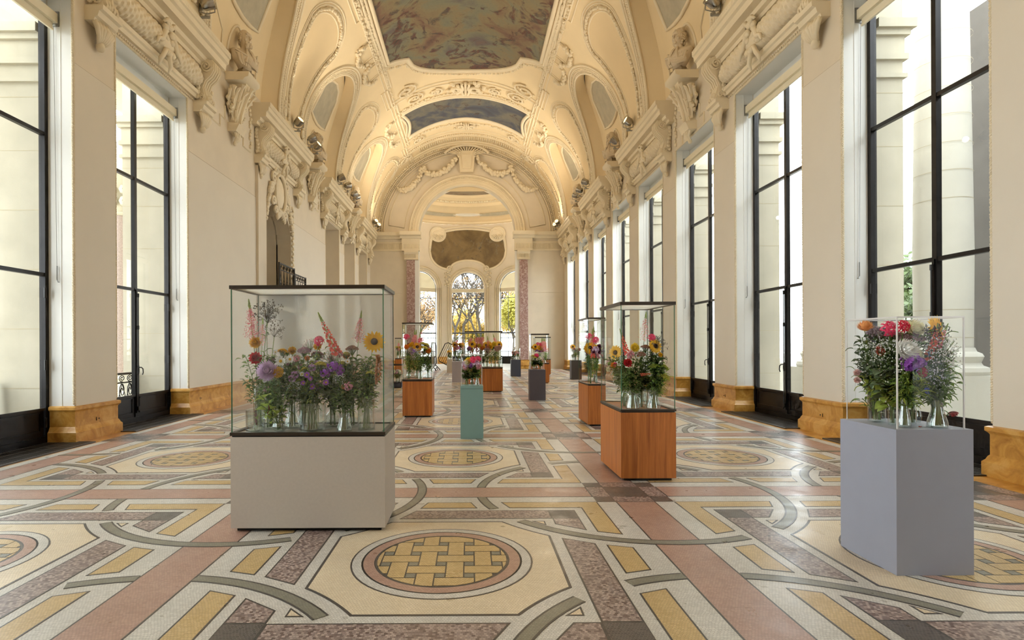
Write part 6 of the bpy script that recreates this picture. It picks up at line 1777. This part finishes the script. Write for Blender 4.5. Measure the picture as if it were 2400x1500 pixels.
# --- the other cases: mixed bouquets
SPEC = [('spike', PINK, 'pink feathery astilbe plume', 1.0, 1.0), ('nerine', HOT, 'hot pink spidery nerine', .95, .9), ('snap', CORAL, 'coral snapdragon spike', .9, .85), ('sunflower', GOLD, 'yellow sunflower', .75, .95), ('dahlia', GOLD, 'yellow dahlia', .7, .8), ('mum', ORANGE, 'orange chrysanthemum', .6, .8), ('umbel', (206,190,70), 'yellow goldenrod head', .7, 1.0), ('dahlia', PLUM, 'plum dahlia', .65, .9), ('mum', (206,168,150), 'dusky pink chrysanthemum', .55, 1.1), ('cluster', PURPLE, 'purple aster cluster', .55, .9), ('gyp', WHITE, "white baby's breath spray", .5, .9), ('dahlia', RED, 'red dahlia', .55, .8), ('cluster', ROSE, 'small pink cluster flower', .45, .9), ('aster', WHITE, 'white starry flower', .45, 1.4), ('mum', CREAM, 'cream chrysanthemum', .6, .8), ('umbel', (150,110,90), 'brown umbel', .65, .9), ('mum', YEL, 'yellow chrysanthemum', .75, .9), ('cluster', LILAC, 'lilac cluster flower', .6, 1.0)]
def bouquet(case, nv, fl, nfol, top=.8, seed=1, vh=.2, low=.35, big=1.0):
    r = random.Random(seed); C = CASES[case]; vs = []; w = C['x1']-C['x0']; H_ = (C['zt']-C['z'])*top; vh = min(vh, H_*.45)
    for i in range(nv):
        x = C['x0'] + w*(i+.5)/nv + r.uniform(-.1,.1)*w/nv; y = C['y0'] + (C['y1']-C['y0'])*(.15 if i % 2 == 0 else r.uniform(.4,.8))
        vs.append(vase(case, r.choice(('cyl','flask','bottle','flask','round')), x, y, C['z'], min(.055, w/nv*.42), vh*r.uniform(.85,1.15)))
    fl = fl + fl[::2] + fl[1::3]; big *= 1.35
    for i, si in enumerate(fl):
        kind, c, desc, hf, size = SPEC[si]; size *= big
        x = C['x0'] + w*((i*.618+.13*seed) % 1); y = C['y0'] + (C['y1']-C['y0'])*r.uniform(.0,.5); hh = H_*(low + (1-low)*min(1.05, hf*r.uniform(.85,1.1))) - (.2*size if kind in ('spike','snap') else 0)
        x = min(max(x, C['x0']+.03), C['x1']-.03); p = Vector((x, y, C['z'] + max(hh, vh+.06))); p.z = min(p.z, C['zt'] - (.3*size if kind in ('spike','snap') else .06))
        if kind in ('spike','snap') and p.z < C['z']+vh: size *= .6; p.z = C['z']+vh+.05
        flower(case, kind, c, p, foot_in(nearest(vs, p), r), size, desc, ((C['x0']+w/2-x)*.6, .05, 1) if kind in ('spike','snap') else None if kind in ('gyp','umbel') else (r.uniform(-.4,.4), -1, r.uniform(.1,.6)), 1, r.randrange(4), rs=r)
    for i in range(nfol):
        x = C['x0'] + w*((i+.5)/nfol); p = Vector((x, C['y0'] + (C['y1']-C['y0'])*r.uniform(.05,.7), C['z'] + max(vh+.05, H_*r.uniform(low*.9,.78))))
        foliage(case, p, foot_in(nearest(vs, p), r), r.choice((0,0,1,1,3,2)), 'oval', 30, min(.08, w*.14), rs=r)
bouquet('wood_left', 4, [0,1,0,4,8,3,7,6,9,10,13,4,6,10,5], 18, .8, 3, .24, .3, 1.15)
bouquet('teal', 3, [9,4,12,5,17,6,16,12,1,14,17], 9, 1.0, 5, .17, .35, 1.0)
bouquet('wide', 9, [0,3,0,3,4,2,6,16,8,10,0,11,5,9,4,12,0,17,3,6], 26, .8, 8, .24, .35, 1.35)
bouquet('lavender', 3, [0,2,4,0,6,9,3,10,12], 8, .85, 11, .2, .35, 1.4)
bouquet('beige', 2, [3,10,14,11], 4, .95, 13, .12, .3, 1.0)
bouquet('navy', 3, [8,12,14,11,15,10,2], 6, .95, 17, .16, .3, 1.2)
bouquet('plum', 3, [1,12,14,9,13,7,6,10], 7, .98, 19, .16, .35, 1.0)
bouquet('wood_a', 3, [0,1,3,17,4,6,0,9], 8, .72, 23, .22, .3, 1.35)
bouquet('wood_b', 2, [4,3,14,0,9], 5, .7, 29, .2, .3, 1.35)
bouquet('brown', 3, [10,14,11,8,10,3,13], 6, .98, 31, .2, .35, 1.2)
bouquet('wood_mid', 4, [0,2,3,7,7,12,17,1,9,10,16], 10, .75, 37, .24, .3, 1.15)
bouquet('wood_back', 2, [4,6,0,15], 5, .72, 41, .2, .3, 1.35)
bouquet('low', 3, [10,12,14,15,13], 5, .9, 43, .25, .4, 1.2)
# ------------------------------------------------------------------ labels of flowers, leaves and vases: which one in which case
CN = {'white': 'the fogged case', 'wood_right': 'the tall walnut case', 'grey': 'the blue-grey plinth box', 'wood_left': 'the walnut case beyond the fogged one', 'teal': 'the teal plinth box', 'wide': 'the wide walnut case', 'lavender': 'the lavender plinth box', 'beige': 'the beige plinth box', 'navy': 'the navy plinth box', 'plum': 'the plum-grey plinth box', 'wood_a': 'the slim walnut case', 'wood_b': 'the farther slim walnut case', 'brown': 'the dark brown plinth box', 'wood_mid': 'the half-hidden walnut case', 'wood_back': 'the far left walnut case', 'low': 'the low dark-based case'}
groups = {}
for ob, desc, case, sx in REG: groups.setdefault((desc, case), []).append((sx, ob))
for (desc, case), lst in groups.items():
    lst.sort(key=lambda q: q[0])
    for i, (sx, ob) in enumerate(lst):
        if len(lst) == 1: ob['label'] = f'{desc} in {CN[case]}'
        else: ob['label'] = f'{desc}, {ordw(i)} from the left in {CN[case]}'
        ob['group'] = {'vase': 'glass vases', 'flower': 'flowers', 'foliage': 'leafy stems'}[ob['category']] + ' in ' + CN[case]

# rows of small repeated stucco pieces, far too small to lift out one by one
for ob in bpy.data.objects:
    if ob.name.split('.')[0] in ('leaf_frame','garland','egg_moulding','bead_moulding','archivolt_beads','lunette_beads','leaf_border','leaf_moulding','leaf_strip','scroll_corner','stucco_wreath','fluted_frieze','grille','transverse_band','scrollwork','crown_cartouche','foot_ornament','framed_field','wall_fillet','rim_moulding','lunette_moulding','oculus_surround','florets','petals','seedheads','tassels','stalks','joints','cove_opening','jamb_lining','window_surround','socket','green_tip','joints','sunk_panel','stepped_moulding'):
        if ob.parent is not None: ob['kind'] = 'stuff'
